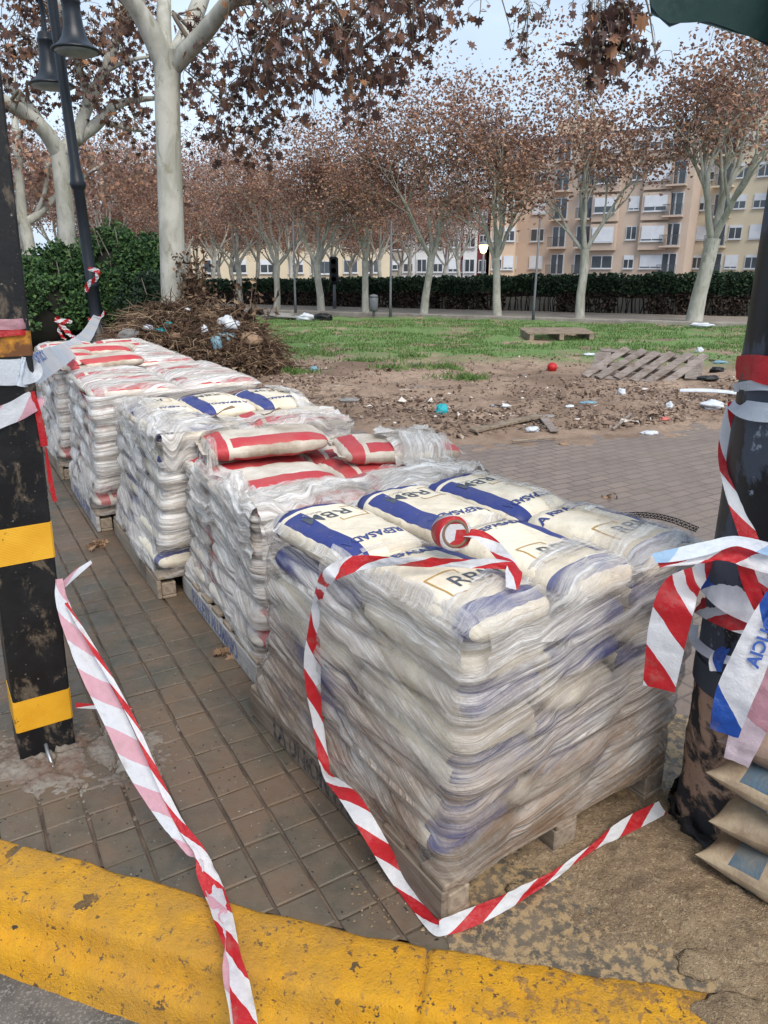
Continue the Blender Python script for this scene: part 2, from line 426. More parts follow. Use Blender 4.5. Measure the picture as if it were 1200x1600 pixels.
# ---- sand spilled round the pillar
q = N('sand'); v = q.pos()
c = q.mix(q.ramp(q.noise(v, 6, 7, .65), [(.35, 0), (.65, 1)]), (.27, .19, .115), (.44, .325, .205))
c = q.mix(q.ramp(q.noise(v, 3, 5), [(.45, 0), (.65, .6)]), c, (.24, .165, .11))
c = q.mix(q.ramp(q.noise(v, 120, 3), [(.56, 0), (.64, .6)]), c, (.60, .47, .30)); c = q.mix(q.ramp(q.noise(q.map(v, loc=(4, 4, 4)), 90, 5, .75), [(.56, 0), (.64, .75)]), c, (.12, .085, .055)); c = q.mix(q.ramp(q.noise(q.map(v, loc=(1, 4, 2)), 12, 6, .7), [(.52, 0), (.64, .6)]), c, (.17, .12, .08)); q.bump(q.math('ADD', q.noise(v, 50, 7, .75), q.math('MULTIPLY', q.noise(v, 220, 3), .6)), 1.0, .016); M_sand = q.done(c, .95, .2)
g = MB(); rows = []
for j in range(150):
    row = []
    for i in range(210):
        x = -.05 + 2.0 * i / 209; yb = kb(x) + .0; y = yb - .10 + 1.3 * j / 149
        # thickness: piled along the pallet front and round the pillar, thin elsewhere
        p = Vector((x, y, 0)); dp = (p - Vector((.86, 1.66, 0))).length
        a = (p - Vector((.72, 1.80, 0))); al = abs(a.dot(Vector((-.56, .83, 0))))
        h = .02 * math.exp(-(dp / .33) ** 2) + .022 * math.exp(-((p - Vector((.62, 1.70, 0))).length / .16) ** 2) + .012 * math.exp(-((p - Vector((.95, 1.36, 0))).length / .3) ** 2)
        h += -.0065 + .011 * nz(x * 5, y * 5, 9) + .009 * nz(x * 17, y * 17, 4) + .006 * nz(x * 45, y * 45, 3) + .009 * nz(x * 70, y * 70, 8) + .004 * nz(x * 150, y * 150, 2)
        if x < .35: h -= (.35 - x) * .07
        h -= .010 * math.exp(-((p - Vector((.42, 1.45, 0))).length / .16) ** 2)
        if y > 2.0: h -= (y - 2.0) * .1
        ed = (y - (yb + .02)) / .05
        if ed < 1 and x < .8: h -= .02 * (1 - ed) * (1 if x < .55 else (.8 - x) / .25)
        row.append(Vector((x, y, max(-.02, h + .006 + (.008 if (y < yb - .0 and x > .8) else 0)))))
    rows.append(row)
g.grid(rows); tag(g.build('sand', M_sand), kind='structure')
q = N('damp_paving'); v = q.pos()
c = q.mix(q.ramp(q.noise(v, 9, 8, .7), [(.4, 0), (.6, 1)]), (.075, .066, .054), (.16, .125, .088))
c = q.mix(q.ramp(q.noise(v, 40, 6, .7), [(.46, 0), (.56, .9)]), c, (.36, .25, .13)); q.bump(q.noise(v, 60, 6, .7), .7, .005); M_damp = q.done(c, q.ramp(q.noise(v, 7, 3), [(.4, .4), (.6, .8)]), .4)

g = MB(); rows = []
for j in range(30):
    rows.append([])
    for i in range(40):
        x = .16 + 2.2 * i / 39; yb = kb(x); y = yb - .02 + 1.25 * j / 29; x2 = x - .10 * (j / 29) + (.03 * nz(j * .7, 3) if i == 0 else 0)
        rows[-1].append(Vector((x2, y, .0062 + .0015 * nz(x * 9, y * 9))))
g.grid(rows); tag(g.build('damp_paving', M_damp), kind='structure')

# ================================================================== BAGS, PALLETS, STRETCH FILM
def sack_mat(name, base, dirt=(.33, .25, .17), amt=.55):
    q = N(name); v = q.obj()
    c = q.mix(q.ramp(q.noise(q.pos(), 5, 7, .65), [(.42, 0), (.68, amt)]), base, dirt)
    c = q.mix(q.ramp(q.noise(q.pos(), 38, 5, .7), [(.62, 0), (.72, .6)]), c, (.25, .17, .11))
    wv = q.noise(q.map(v, scale=(1, 1, 1)), 14, 5, .6, .6)
    h = q.math('ADD', q.math('MULTIPLY', wv, 1.0), q.math('MULTIPLY', q.noise(v, 300, 2), .15)); q.bump(h, .55, .012)
    return q.done(c, .5, .45)
M_cream = sack_mat('woven_cream', (.80, .72, .57)); M_blue = sack_mat('blue_print', (.022, .036, .19), (.12, .12, .17), .3); M_red = sack_mat('red_print', (.46, .035, .045), (.4, .15, .12), .4)
M_creamr = sack_mat('woven_pale', (.70, .64, .56)); M_ink = simple('grey_ink', (.06, .075, .10), (.09, .1, .12), 20, .6); M_gold = simple('gold_ink', (.40, .23, .06), (.46, .30, .12), 20, .5); M_inkb = simple('navy_ink', (.03, .05, .19), (.05, .07, .2), 20, .6); M_inkl = simple('pale_ink', (.3, .3, .3), (.4, .39, .36), 20, .6)
def bp(n, extra):
    k = [math.sin(math.pi / 2 * (-1 + 2 * i / n)) for i in range(n + 1)]
    for e in extra:
        j = min(range(1, n), key=lambda j: abs(k[j] - e)); k[j] = e
    return sorted(k)
def thick(u, v, ht): return ht * max(0, (1 - abs(u) ** 4.5) * (1 - abs(v) ** 3.6)) ** .46
BAGS = {}
def bag_proto(kind, seed, hl, hw, ht, body, band, ink=True, flat=0, wrap=0):
    rs = random.Random(seed); so = seed * 7.3
    vb = (.50, .93); ub = (-.92, -.68, -.60)
    V = bp(26, vb); U = bp(40, ub)
    g = MB(); P = []
    ph = [rs.uniform(0, 6) for _ in range(4)]
    def pos(u, v, s):
        t = thick(u, v, ht)
        ear = 1 + (.07 if kind == 'k' else -.075) * abs(u) ** 6 * abs(v) ** 6 - .035 * abs(v) ** 6 * (1 - abs(u) ** 4) * 0
        x = hw * v * (1 - .06 * abs(u) ** 10) * ear; y = hl * u * (1 - .03 * (1 - v * v) * 0) * ear
        rad = .0035 * math.sin(v * 17 + ph[0] + 2 * nz(v * 3, so)) * abs(u) ** 5 + .003 * math.sin(u * 23 + ph[1]) * abs(v) ** 5
        z = s * (t + (rad + .0075 * nz(x * 7, y * 7, so) + .0045 * nz(x * 19, y * 19, so + 3)) * min(1, t / ht * 1.6))
        x += .006 * nz(y * 6, so + 5, z * 8); y += .006 * nz(x * 8, so + 9, z * 8)
        return Vector((x, y, z))
    for s in (1, -1):
        P = [[pos(u, v, s) for v in V] for u in U]
        if s < 0: P = [list(reversed(r)) for r in P]
        b0 = len(g.f); g.grid(P)
        k = b0
        for i in range(len(U) - 1):
            for j in range(len(V) - 1):
                jj = j if s > 0 else len(V) - 2 - j
                um = (U[i] + U[i + 1]) / 2; vm = (V[jj] + V[jj + 1]) / 2
                mi = 0
                if wrap == 2: mi = 0
                elif wrap == 1 and (um < -.70 or vm > .62): mi = 1 if abs(vm) < .9 or um < -.8 or vm > .62 else 0
                elif wrap == 1: mi = 0
                elif ub[0] < um < ub[1]: mi = 1
                elif vb[0] < vm < vb[1] and um > ub[2]: mi = 1
                g.m[k] = mi; k += 1
    # sewn end hems
    for s in ((-1, 1) if kind == 'r' else ()):
        pts = [Vector((hw * v * .95, s * (hl * 1.0 + .004), .004 * math.sin(v * 5 + ph[2]))) for v in [-1 + .1 * i for i in range(21)]]
        g.grid([[p + Vector((0, -s * .012, 0)) for p in pts], [p + Vector((0, s * .012, .004 * math.sin(i))) for i, p in enumerate(pts)]])
    ob = g.build('sand_bag', [body, band])
    items = [ob]
    def surf(x, y, off=.0016):
        u = max(-.999, min(.999, y / hl)); v = max(-.999, min(.999, x / hw)); t = thick(u, v, ht)
        rad = .0035 * math.sin(v * 17 + ph[0] + 2 * nz(v * 3, so)) * abs(u) ** 5 + .003 * math.sin(u * 23 + ph[1]) * abs(v) ** 5
        return t + (rad + .0075 * nz(x * 7, y * 7, so) + .0045 * nz(x * 19, y * 19, so + 3)) * min(1, t / ht * 1.6) + off
    def lettering(txt, size, cx, cy, mat, name, bold=.012, sx=1.0):
        cu = bpy.data.curves.new('t', 'FONT'); cu.body = txt; cu.size = size; cu.align_x = 'CENTER'; cu.align_y = 'CENTER'; cu.offset = bold * size; cu.resolution_u = 3
        to = bpy.data.objects.new('t', cu); col.objects.link(to); dg = bpy.context.evaluated_depsgraph_get(); dg.update()
        me = bpy.data.meshes.new_from_object(to.evaluated_get(dg)); bpy.data.objects.remove(to); bpy.data.curves.remove(cu)
        bm = bmesh.new(); bm.from_mesh(me); bpy.data.meshes.remove(me)
        bmesh.ops.triangulate(bm, faces=bm.faces)
        for _ in range(2):
            ed = [e for e in bm.edges if e.calc_length() > .012]
            if ed: bmesh.ops.subdivide_edges(bm, edges=ed, cuts=1); bmesh.ops.triangulate(bm, faces=bm.faces)
        m2 = bpy.data.meshes.new(name)
        for v_ in bm.verts:
            x = v_.co.x * sx + cx; y = v_.co.y + cy; v_.co = Vector((x + .004 * nz(y * 9, so), y + .003 * nz(x * 9, so), surf(x, y)))
        bmesh.ops.recalc_face_normals(bm, faces=bm.faces)
        bm.to_mesh(m2); bm.free(); m2.materials.append(mat)
        o = bpy.data.objects.new(name, m2); col.objects.link(o); o.parent = ob; items.append(o); return o
    if ink:
        cy = -.30 * hl
        lettering('RBM', .078, .022, cy, M_ink if band is M_blue else M_ink, 'printed_lettering', .004, 1.12)
        lettering('BRICO', .019, .052, cy - .038, M_inkl, 'printed_lettering', .004, 1.25)
        lettering('A REPASADA', .044, -.012, .66 * hl, M_inkb if band is M_blue else M_red, 'printed_lettering', .028, .98)
        # open gold square behind the R
        b = MB(); x0, x1, y0, y1, t = -.098, -.002, cy - .046, cy + .062, .0055
        for (a, b_) in (((x0, y1), (x1 + .0, y1)), ((x0, y0), (x0, y1)), ((x0, y0), (x0 + .04, y0)), ((x1, y1), (x1, y1 - .018))):
            n_ = 12; d = Vector((b_[0] - a[0], b_[1] - a[1], 0)); L = d.length; d.normalize(); nn = Vector((-d.y, d.x, 0)) * t / 2
            rows = []
            for s_ in (-1, 1):
                row = []
                for i in range(n_ + 1):
                    p = Vector((a[0], a[1], 0)) + d * (-t / 2 + (L + t) * i / n_) + nn * s_
                    row.append(Vector((p.x, p.y, surf(p.x, p.y, .0010))))
                rows.append(row)
            b.grid(rows if True else rows)
        o = b.build('gold_bracket', M_gold); o.parent = ob; items.append(o)
    BAGS[kind + str(seed)] = (ob, hl, hw, ht)
    return ob
used_p = set()
def put_bag(key, loc, ang, label, group, cat='sand bag', tilt=(0, 0), scale=1.0):
    ob = BAGS[key][0]
    if key not in used_p: used_p.add(key); r = ob
    else:
        r = ob.copy(); col.objects.link(r)
        for c in list(kids(ob)): d = c.copy(); col.objects.link(d); d.parent = r
    r.location = loc; r.rotation_euler = (tilt[0], tilt[1], ang); r.scale = (scale,) * 3
    return tag(r, label, cat, group)
hl, hw, ht = .240, .1445, .058
for s in (1, 2, 3): bag_proto('b', s, hl, hw, ht, M_cream, M_blue)
for s in (4, 5): bag_proto('p', s, hl * 1.12, hw * 1.2, ht, M_creamr, M_red, ink=False)
bag_proto('r', 6, .29, .165, .053, sack_mat('soiled_pale', (.62, .55, .46), (.27, .19, .13), .85), M_red, ink=False)
bag_proto('l', 7, hl, hw, ht, M_cream, M_blue, ink=False, wrap=1); bag_proto('l', 8, hl, hw, ht, M_cream, M_blue, ink=False, wrap=2)
bag_proto('b3_', 9, .265, .175, ht, M_cream, M_blue)
bag_proto('b4_', 10, .265, .175, ht, M_cream, M_blue)

def film_mat(name, a0, a1, dirt=.5, slope=0):
    q = N(name); uv = q.uv(); sp = q.n('SeparateXYZ', {0: uv}).outputs
    wob = q.math('MULTIPLY', q.noise(uv, 2.0, 2), .07)
    vv = q.math('ADD', q.math('ADD', sp[1], q.math('MULTIPLY', sp[0], slope)), wob)
    cv = q.n('CombineXYZ', {0: q.math('MULTIPLY', sp[0], 1.6), 1: q.math('MULTIPLY', vv, 55)}).outputs[0]
    st = q.noise(cv, 1.0, 6, .62)
    cv2 = q.n('CombineXYZ', {0: q.math('MULTIPLY', sp[0], 3.0), 1: q.math('MULTIPLY', vv, 150)}).outputs[0]
    st2 = q.noise(cv2, 1.0, 4, .6)
    big = q.noise(q.pos(), 3.2, 4, .6)
    s = q.math('ADD', q.math('MULTIPLY', st, .6), q.math('ADD', q.math('MULTIPLY', st2, .35), q.math('MULTIPLY', big, .25)))
    al = q.math('MULTIPLY', q.ramp(s, [(.42, a0), (.72, a1)]), q.ramp(q.noise(q.n('CombineXYZ', {0: q.math('MULTIPLY', sp[0], 2.2), 1: q.math('MULTIPLY', vv, 7)}).outputs[0], 1.0, 4, .6), [(.38, .10), (.54, 1)]))
    cv3 = q.n('CombineXYZ', {0: q.math('MULTIPLY', sp[0], 7.0), 1: q.math('MULTIPLY', vv, 330)}).outputs[0]
    st3 = q.noise(cv3, 1.0, 3, .6)
    c = q.mix(q.ramp(st, [(.4, 0), (.62, 1)]), (.58, .52, .46), (.95, .935, .915))
    c = q.mix(q.ramp(st3, [(.56, 0), (.70, .8)]), c, (.97, .97, .98)); c = q.mix(q.ramp(st3, [(.26, .5), (.40, 0)]), c, (.42, .36, .31))
    pz = q.n('SeparateXYZ', {0: q.pos()}).outputs[2]
    low = q.ramp(pz, [(.1, 1), (.75, .12)])
    dm = q.math('MULTIPLY', q.math('MULTIPLY', low, dirt), q.ramp(q.math('ADD', q.math('MULTIPLY', st, .5), q.math('MULTIPLY', q.noise(q.pos(), 4, 6, .65), .5)), [(.42, 0), (.55, 1)]))
    c = q.mix(dm, c, (.25, .15, .075))
    fine = q.ramp(st2, [(.56, 0), (.66, .6)]); c = q.mix(q.math('MULTIPLY', fine, q.math('MULTIPLY', low, dirt * 1.4), clamp=True), c, (.08, .05, .035))
    stn = q.noise(q.n('CombineXYZ', {0: q.math('MULTIPLY', sp[0], 2.6), 1: q.math('MULTIPLY', vv, 12), 2: 3.3}).outputs[0], 1.0, 6, .65)
    sm = q.math('MULTIPLY', q.math('MULTIPLY', q.ramp(pz, [(.12, 1), (.8, .0)]), dirt), q.ramp(stn, [(.47, 0), (.60, 1)]), clamp=True)
    c = q.mix(q.math('MULTIPLY', sm, .85), c, (.15, .078, .032)); dm = q.math('ADD', dm, sm)
    q.set(q.b.inputs['Alpha'], q.math('ADD', al, q.math('MULTIPLY', dm, .5), clamp=True))
    q.bump(q.math('ADD', st, q.math('ADD', q.math('MULTIPLY', st2, .6), q.math('ADD', q.math('MULTIPLY', st3, .3), q.math('MULTIPLY', q.noise(q.pos(), 55, 5, .7, 1.2), .55)))), 1.0, .012)
    q.m.blend_method = 'BLEND' if hasattr(q.m, 'blend_method') else 'BLEND'
    return q.done(c, q.ramp(big, [(.4, .10), (.6, .34)]), .9)
M_film = film_mat('stretch_film', .10, .90, 1.0); M_film2 = film_mat('stretch_film_clean', .62, 1.15, .35); M_filmt = film_mat('stretch_film_thin', .16, .80, .2); M_filmt2 = film_mat('stretch_film_top', .30, .92, .15)
M_filmo = film_mat('stretch_film_heavy', .5, 1.0, .1)
M_filmrope = simple('film_twist', (.62, .58, .52), (.42, .36, .28), 14, .35, .4)

class Frame:
    def __init__(s, n, ang, L, W): s.n = Vector((n[0], n[1], 0)); s.a = math.radians(ang); s.L = L; s.W = W; s.ang = ang
    def A(s): return Vector((math.cos(s.a), math.sin(s.a), 0))
    def B(s): return Vector((math.sin(s.a), -math.cos(s.a), 0))
    def P(s, a, b, z=0): q = s.n + s.A() * a + s.B() * b; return Vector((q.x, q.y, z))
def mixf(f, g, t): return Frame(((f.n + (g.n - f.n) * t).x, (f.n + (g.n - f.n) * t).y), f.ang + (g.ang - f.ang) * t, f.L + (g.L - f.L) * t, f.W + (g.W - f.W) * t)
def rr_path(L, W, r, n):
    """n points on a rounded rectangle 0..L x 0..W, starting middle of far-left side; returns (a, b, na, nb, s)"""
    segs = []; per = 2 * (L + W) - 8 * r + 2 * math.pi * r; out = []
    def at(s):
        s %= per
        parts = [(L - 2 * r, 'l', (L - r, 0), (-1, 0), (0, -1)), (math.pi * r / 2, 'c', (r, r), -90, 0), (W - 2 * r, 'l', (0, r), (0, 1), (-1, 0)), (math.pi * r / 2, 'c', (r, W - r), 180, 0),
                 (L - 2 * r, 'l', (r, W), (1, 0), (0, 1)), (math.pi * r / 2, 'c', (L - r, W - r), 90, 0), (W - 2 * r, 'l', (L, W - r), (0, -1), (1, 0)), (math.pi * r / 2, 'c', (L - r, r), 0, 0)]
        for ln_, k, p, d, nn in parts:
            if s <= ln_ + 1e-9:
                if k == 'l': return (p[0] + d[0] * s, p[1] + d[1] * s, nn[0], nn[1])
                an = math.radians(d) - s / r
                # (a, b) plane, walking clockwise
                return (p[0] + r * math.cos(an), p[1] + r * math.sin(an), math.cos(an), math.sin(an))
            s -= ln_
        return at(0)
    return [(*at(per * i / n), per * i / n) for i in range(n)], per
def fv(s, L):
    sc_ = L - .1; return (.28 * s if s < sc_ else .28 * sc_ - .13 * (s - sc_))
def make_film(name, label, base, top, z0, ztop, zc0, pitch, top_fn, hole, mats, group, ns=260, nr=90, amp=1.0, seed=0, holes_top=True, res=.014, bulge=.020, creases=()):
    g = MB(); uv = []
    pth, per = rr_path(1, 1, .07, ns)
    rows = []
    pth0 = None
    for r in range(nr + 1):
        z = z0 + (ztop - z0) * r / nr; t = min(1, (z - z0) / (.42 * (ztop - z0))); t = t * t * (3 - 2 * t)
        F = mixf(base, top, .35 * min(1, (z - z0) / (ztop - z0) * 1.0) + .65 * t) if True else top
        pp, per = rr_path(F.L, F.W, .055, ns); row = []; lip = .010 * max(0, 1 - (ztop - z) / .03)
        for (a, b, na, nb, s) in pp:
            d = abs(((z - zc0) / pitch + .5 + .20 * nz(s * 1.6, 2 + seed)) % 1 - .5) * 2      # 0 mid-bag .. 1 seam
            lay_ = int((z - zc0) / pitch + 1)
            prot = max(0, 1 - (z0 + .06 - z) / .06) if z < z0 + .06 else 1
            off = .011 + .012 * nz(s * 2.3, lay_ * 3.7, seed) * (1 - d) - bulge * d ** 2.2 * prot * (.75 + 1.1 * nz(s * 2.2, z * 5, seed + 7))
            side_u = s * 1.0
            vf = z + fv(s, F.L); w1 = nz(s * 1.3 + seed, vf * 7, 1.3) * .014 + nz(s * 1.5 + seed, vf * 30, 4.4) * .006 + nz(s * 3, vf * 85, 8.1 + seed) * .0032
            for cs in creases: off -= .012 * math.exp(-((s - cs) / .03) ** 2) * (1 - d)
            off += w1 * amp + lip * .6
            q = F.P(a + na * off, b + nb * off, z + .004 * nz(s * 3, z * 5, seed)); row.append(q); uv.append((s, vf))
        rows.append(row)
    # flared ragged bottom hem
    hem = []
    for i, q in enumerate(rows[0]):
        s = per * i / ns; hem.append(q + Vector((0, 0, -.022 - .02 * nz(s * 5, seed + 3) - .02 * max(0, nz(s * 1.3, seed + 9)))) + (q - base.P(base.L / 2, base.W / 2, q.z)) * -.012)
    g.grid([hem] + rows, close=True); uv = [(per * i / ns, z0 - .04 + fv(per * i / ns, base.L)) for i in range(ns)] + uv
    g.m = [0] * len(g.f)
    # sheet over the top, following the bags
    na_, nb_ = int(top.L / res), int(top.W / res); b0 = len(g.v); idx = {}
    for i in range(na_ + 1):
        for j in range(nb_ + 1):
            a = top.L * i / na_; b = top.W * j / nb_
            zt = top_fn(a, b)
            zz = max(zt, ztop - .0) + .006 + .007 * nz(a * 9, b * 9, seed) + .006 * nz(a * 28 + b * 9, b * 30, seed + 4) + .010 * abs(nz(a * 5 + seed, b * 14, 3))
            cut = 0
            for (ca, cb) in ((0, 0), (0, top.W), (top.L, 0), (top.L, top.W)):
                da, db = abs(a - ca), abs(b - cb)
                if da < .055 and db < .055:
                    rr = math.hypot(.055 - da, .055 - db)
                    if rr > .062: cut = 1
            idx[i, j] = (len(g.v), cut or hole(a, b))
            ed = min(a, b, top.L - a, top.W - b)
            if ed < .03: zz = ztop + (zz - ztop) * (max(0, ed) / .03) ** .6
            g.v.append(top.P(a, b, zz)); uv.append((b, a * 1.0 - .15 * b + .1 * nz(a * 3, b * 3, seed)))
    for i in range(na_):
        for j in range(nb_):
            c4 = [idx[i, j], idx[i + 1, j], idx[i + 1, j + 1], idx[i, j + 1]]
            if sum(1 for c in c4 if c[1]) >= 2: continue
            g.f.append(tuple(c[0] for c in reversed(c4))); g.m.append(1); g.sm.append(True)
    o = g.build(name, mats, uv=uv, loc=base.P(base.L / 2, base.W / 2, 0))
    tag(o, label, 'stretch film', group); return o
def drape(film, top, top_fn, side, t0, t1, inner, drop, ztop, mat, seed, out=.02, wr=.014, n=150, m=34):
    """loose crumpled fold of film hanging over one top edge: side 'N' near edge (a=0), 'R' right edge (b=W), 'F' far edge, 'L' left edge"""
    g = MB(); rows = []; uv = []
    Ls = top.W if side in 'NF' else top.L
    for j in range(m + 1):
        row = []
        for i in range(n + 1):
            t = t0 + (t1 - t0) * i / n; s = t * Ls
            ed = min(1, i / 6, (n - i) / 6)
            inn = inner * (1 + .55 * nz(s * 3.5, seed) + .35 * nz(s * 11, seed + 2)); dr = drop * (1 + .5 * nz(s * 2.6, seed + 5) + .25 * nz(s * 9, seed + 6))
            L_ = inn + dr; l = L_ * j / m
            if l < inn: c = inn - l; zz = None
            else: c = -out * min(1, (l - inn) / .03); zz = ztop - (l - inn)
            a, b = (c, s) if side == 'N' else ((top.L - c, s) if side == 'F' else ((s, top.W - c) if side == 'R' else (s, c)))
            wv = wr * (nz(s * 4 + l * 3, l * 22, seed) + .7 * nz(s * 9, l * 45 + s * 8, seed + 3) + .4 * abs(nz(s * 20, l * 60, seed + 8)))
            if zz is None: q = top.P(a, b, max(top_fn(max(0, a), b), ztop - .01) + .016 + wv * 1.3)
            else:
                nn = {'N': -top.A(), 'F': top.A(), 'R': top.B(), 'L': -top.B()}[side]; q = top.P(a, b, zz + .01) + nn * (wv + .006 * (1 - ed))
            row.append(q); uv.append((s, l * .9 + .1 * s))
        rows.append(row)
    if side in 'NF': rows = [list(reversed(r)) for r in rows]; uv = [uv[j * (n + 1) + (n - i)] for j in range(m + 1) for i in range(n + 1)]
    g.grid(rows); return g.build('loose_fold', mat, parent=film, uv=uv)

def topz_fn(lst, floor):
    def f(a_, b_, F=None): return 0
    return f
class Stack:
    def __init__(s, base, top, nlay, pitch, zp=.13): s.base = base; s.top = top; s.n = nlay; s.p = pitch; s.zp = zp; s.tops = []
    def F(s, z): 
        t = max(0, min(1, (z - s.zp) / (.42 * s.n * s.p))); t = t * t * (3 - 2 * t); t2 = max(0, min(1, (z - s.zp) / (s.n * s.p)))
        return mixf(s.base, s.top, .35 * t2 + .65 * t)
    def topz(s, floor):
        def f(a, b):
            w_ = s.top.P(a, b); z = floor
            for (loc, ang, hl_, hw_, ht_) in s.tops:
                d = w_ - Vector((loc[0], loc[1], 0)); x = d.x * math.cos(-ang) - d.y * math.sin(-ang); y = d.x * math.sin(-ang) + d.y * math.cos(-ang)
                if abs(x) < hw_ and abs(y) < hl_: z = max(z, loc[2] + thick(y / hl_, x / hw_, ht_))
            return z
        return f

# ---- wooden pallets
def wood_mat(name, a, b, paint=None):
    q = N(name); v = q.obj(); isl = q.isl()
    vv = q.n('VectorMath', {0: v, 1: q.n('CombineXYZ', {0: q.math('MULTIPLY', isl, 9), 1: isl, 2: 0}).outputs[0]}, operation='ADD').outputs[0]
    gr = q.noise(q.map(vv, scale=(2, 26, 26)), 1.6, 7, .65, .4)
    c = q.mix(q.ramp(gr, [(.35, 0), (.65, 1)]), a, b)
    c = q.mix(q.ramp(q.noise(vv, 5, 6, .7), [(.5, 0), (.68, .8)]), c, (.115, .078, .055))
    c = q.mix(1.0, c, q.ramp(isl, [(0, .75), (1, 1.15)]), 'MULTIPLY')
    q.bump(gr, .5, .006); return q.done(c, .85, .2)
M_wood = wood_mat('weathered_wood', (.20, .155, .115), (.36, .29, .22)); M_woodg = wood_mat('grey_wood', (.17, .14, .125), (.31, .26, .23)); M_woodm = wood_mat('muddy_wood', (.13, .095, .07), (.27, .215, .165)); M_woodw = wood_mat('whitish_wood', (.36, .33, .31), (.50, .47, .44))
M_sten_b = simple('blue_stencil', (.06, .085, .22), (.27, .26, .29), 60, .85); M_sten_k = simple('black_stencil', (.015, .016, .022), (.15, .12, .10), 60, .85)
def pallet(F, label, side_txt=None, side_mat=None, wood=None, group=None, h=.128):
    wood = wood or M_wood
    c = F.P(0, 0, 0); rz = F.a          # local x along the length, local y = -B (so b -> -y)
    e = empty('wooden_pallet', (c.x, c.y, 0), rz, label, 'pallet', group)
    def bx(name, a0, a1, b0, b1, z0, z1, m=wood, bev=.004):
        g = MB(); cc = Vector(((a0 + a1) / 2, -(b0 + b1) / 2, (z0 + z1) / 2)); g.box(cc, (a1 - a0, b1 - b0, z1 - z0), bev=bev)
        for i, q in enumerate(g.v): g.v[i] = q + Vector((.003 * nz(i, 1), .003 * nz(i, 2), .002 * nz(i, 3)))
        me = g.build(name, m); me.parent = e; WM[me.name] = WM[e.name]; return me
    L, W = F.L, F.W; nb = 7
    for i in range(nb):
        a0 = i * (L - .1) / (nb - 1); bx('deck_board', a0, a0 + .098, 0, W, h - .02, h)
    for b in (0, W / 2 - .045, W - .09):
        b1 = bx('bearer', 0, L, b + .004, b + .086, h - .04, h - .021) if b else bx('bearer', 0, L, -.004, .018, .006, h - .021, (M_woodw if side_mat is M_sten_b else M_woodm) if side_txt else wood)
        for a in (.002, L / 2 - .06, L - .122): bx('block', a, a + .12, b + .02 if b == 0 else b, b + .09, .021, h - .041)
        bx('bottom_board', 0, L, b + (.02 if b == 0 else 0), b + .09, .0035, .020)
        if b == 0 and side_txt:
            cu = bpy.data.curves.new('t', 'FONT'); cu.body = side_txt; cu.size = .115; cu.align_x = 'CENTER'; cu.align_y = 'CENTER'; cu.offset = .003; cu.extrude = .0006
            to = bpy.data.objects.new('t', cu); col.objects.link(to); dg = bpy.context.evaluated_depsgraph_get(); dg.update()
            me = bpy.data.meshes.new_from_object(to.evaluated_get(dg)); bpy.data.objects.remove(to)
            ws = max(v_.co.x for v_ in me.vertices) - min(v_.co.x for v_ in me.vertices)
            me.transform(Matrix.Translation((L * .52, .0052, h / 2 - .008)) @ Matrix.Rotation(math.pi, 4, 'Z') @ Matrix.Rotation(math.pi / 2, 4, 'X') @ Matrix.Diagonal((L * .62 / ws, .92, 1, 1)))
            me.materials.clear(); me.materials.append(side_mat)
            o = bpy.data.objects.new('stencilled_lettering', me); col.objects.link(o); o.parent = b1
    return e

# ---------------- stack 1, the nearest
B1 = Frame((.150, 1.445), 124.5, 1.14, .90); T1 = Frame((.196, 1.455), 127.5, .965, .98)
S1 = Stack(B1, T1, 7, .103, .13)
pallet(B1, 'mud-stained wooden pallet with black stencilled side under the nearest stack', 'LA UNION PALLETS', M_sten_k, M_wood)
lay = ['bottom', 'second', 'third', 'fourth', 'fifth', 'sixth', 'top']
colw = ['left', 'middle', 'right']
G1 = 'blue-banded sand bags of the nearest stack'
for k in range(7):
    zc = .13 + .103 * (k + .5); F = S1.F(zc)
    for r in range(2):
        for c in range(3):
            if k < 6 and r == 1 and c > 0: continue
            a = F.L * (.25 + .5 * r); b = F.W * (.5 + c) / 3; p = F.P(a + R.uniform(-.006, .006), b + R.uniform(-.006, .006), zc)
            Bd = F.B(); ang = math.atan2(Bd.y, Bd.x) + (math.pi if r else 0) + R.uniform(-.025, .025)
            key = ('b%d' % (1 + (r * 3 + c + r) % 3)) if k == 6 else 'l%d' % R.choice((7, 7, 8))
            if k == 6:
                zc2 = zc + (.004, .010, .0)[c]; lb = 'cream bag lettered RBM, %s of the %s row topping the nearest stack' % (colw[c], 'far' if r else 'near')
                p.z = zc2; S1.tops.append((p, ang, hl, hw, ht))
            else:
                lb = 'film-covered bag, %s layer of the nearest stack, %s' % (lay[k], ('far left end' if r else ('near left corner', 'middle of right face', 'right end')[c]))
            put_bag(key, p, ang, lb, G1, scale=1.0 if k == 6 else .972)
def rag(a, b, s): return .030 * nz(a * 7, b * 7, s) + .016 * nz(a * 23, b * 23, s + 2)
def hole1(a, b):
    n_ = rag(a, b, 1)
    back = .50 + .05 * math.sin(b * 5) + n_ < a < .915 + n_ * .6 and .035 + n_ * .5 < b < .84 + n_ * .5
    mid_edge = .455 + .04 * math.sin(b * 9 + 1)
    front = .135 + .10 * b + n_ < a < mid_edge + n_ and .05 + n_ < b < .80 + n_
    return back or front
f1 = make_film('stretch_film', 'milky stretch film wrapped round the nearest stack of blue-banded bags', Frame((.155, 1.45), 124.5, 1.12, .90), T1, .132, .13 + .103 * 6.62, .13 + .0515, .103, S1.topz(.79), hole1, [M_film, M_filmt], 'stretch films round the stacks', ns=420, nr=150, seed=1, creases=(.45, 1.25, 1.55))

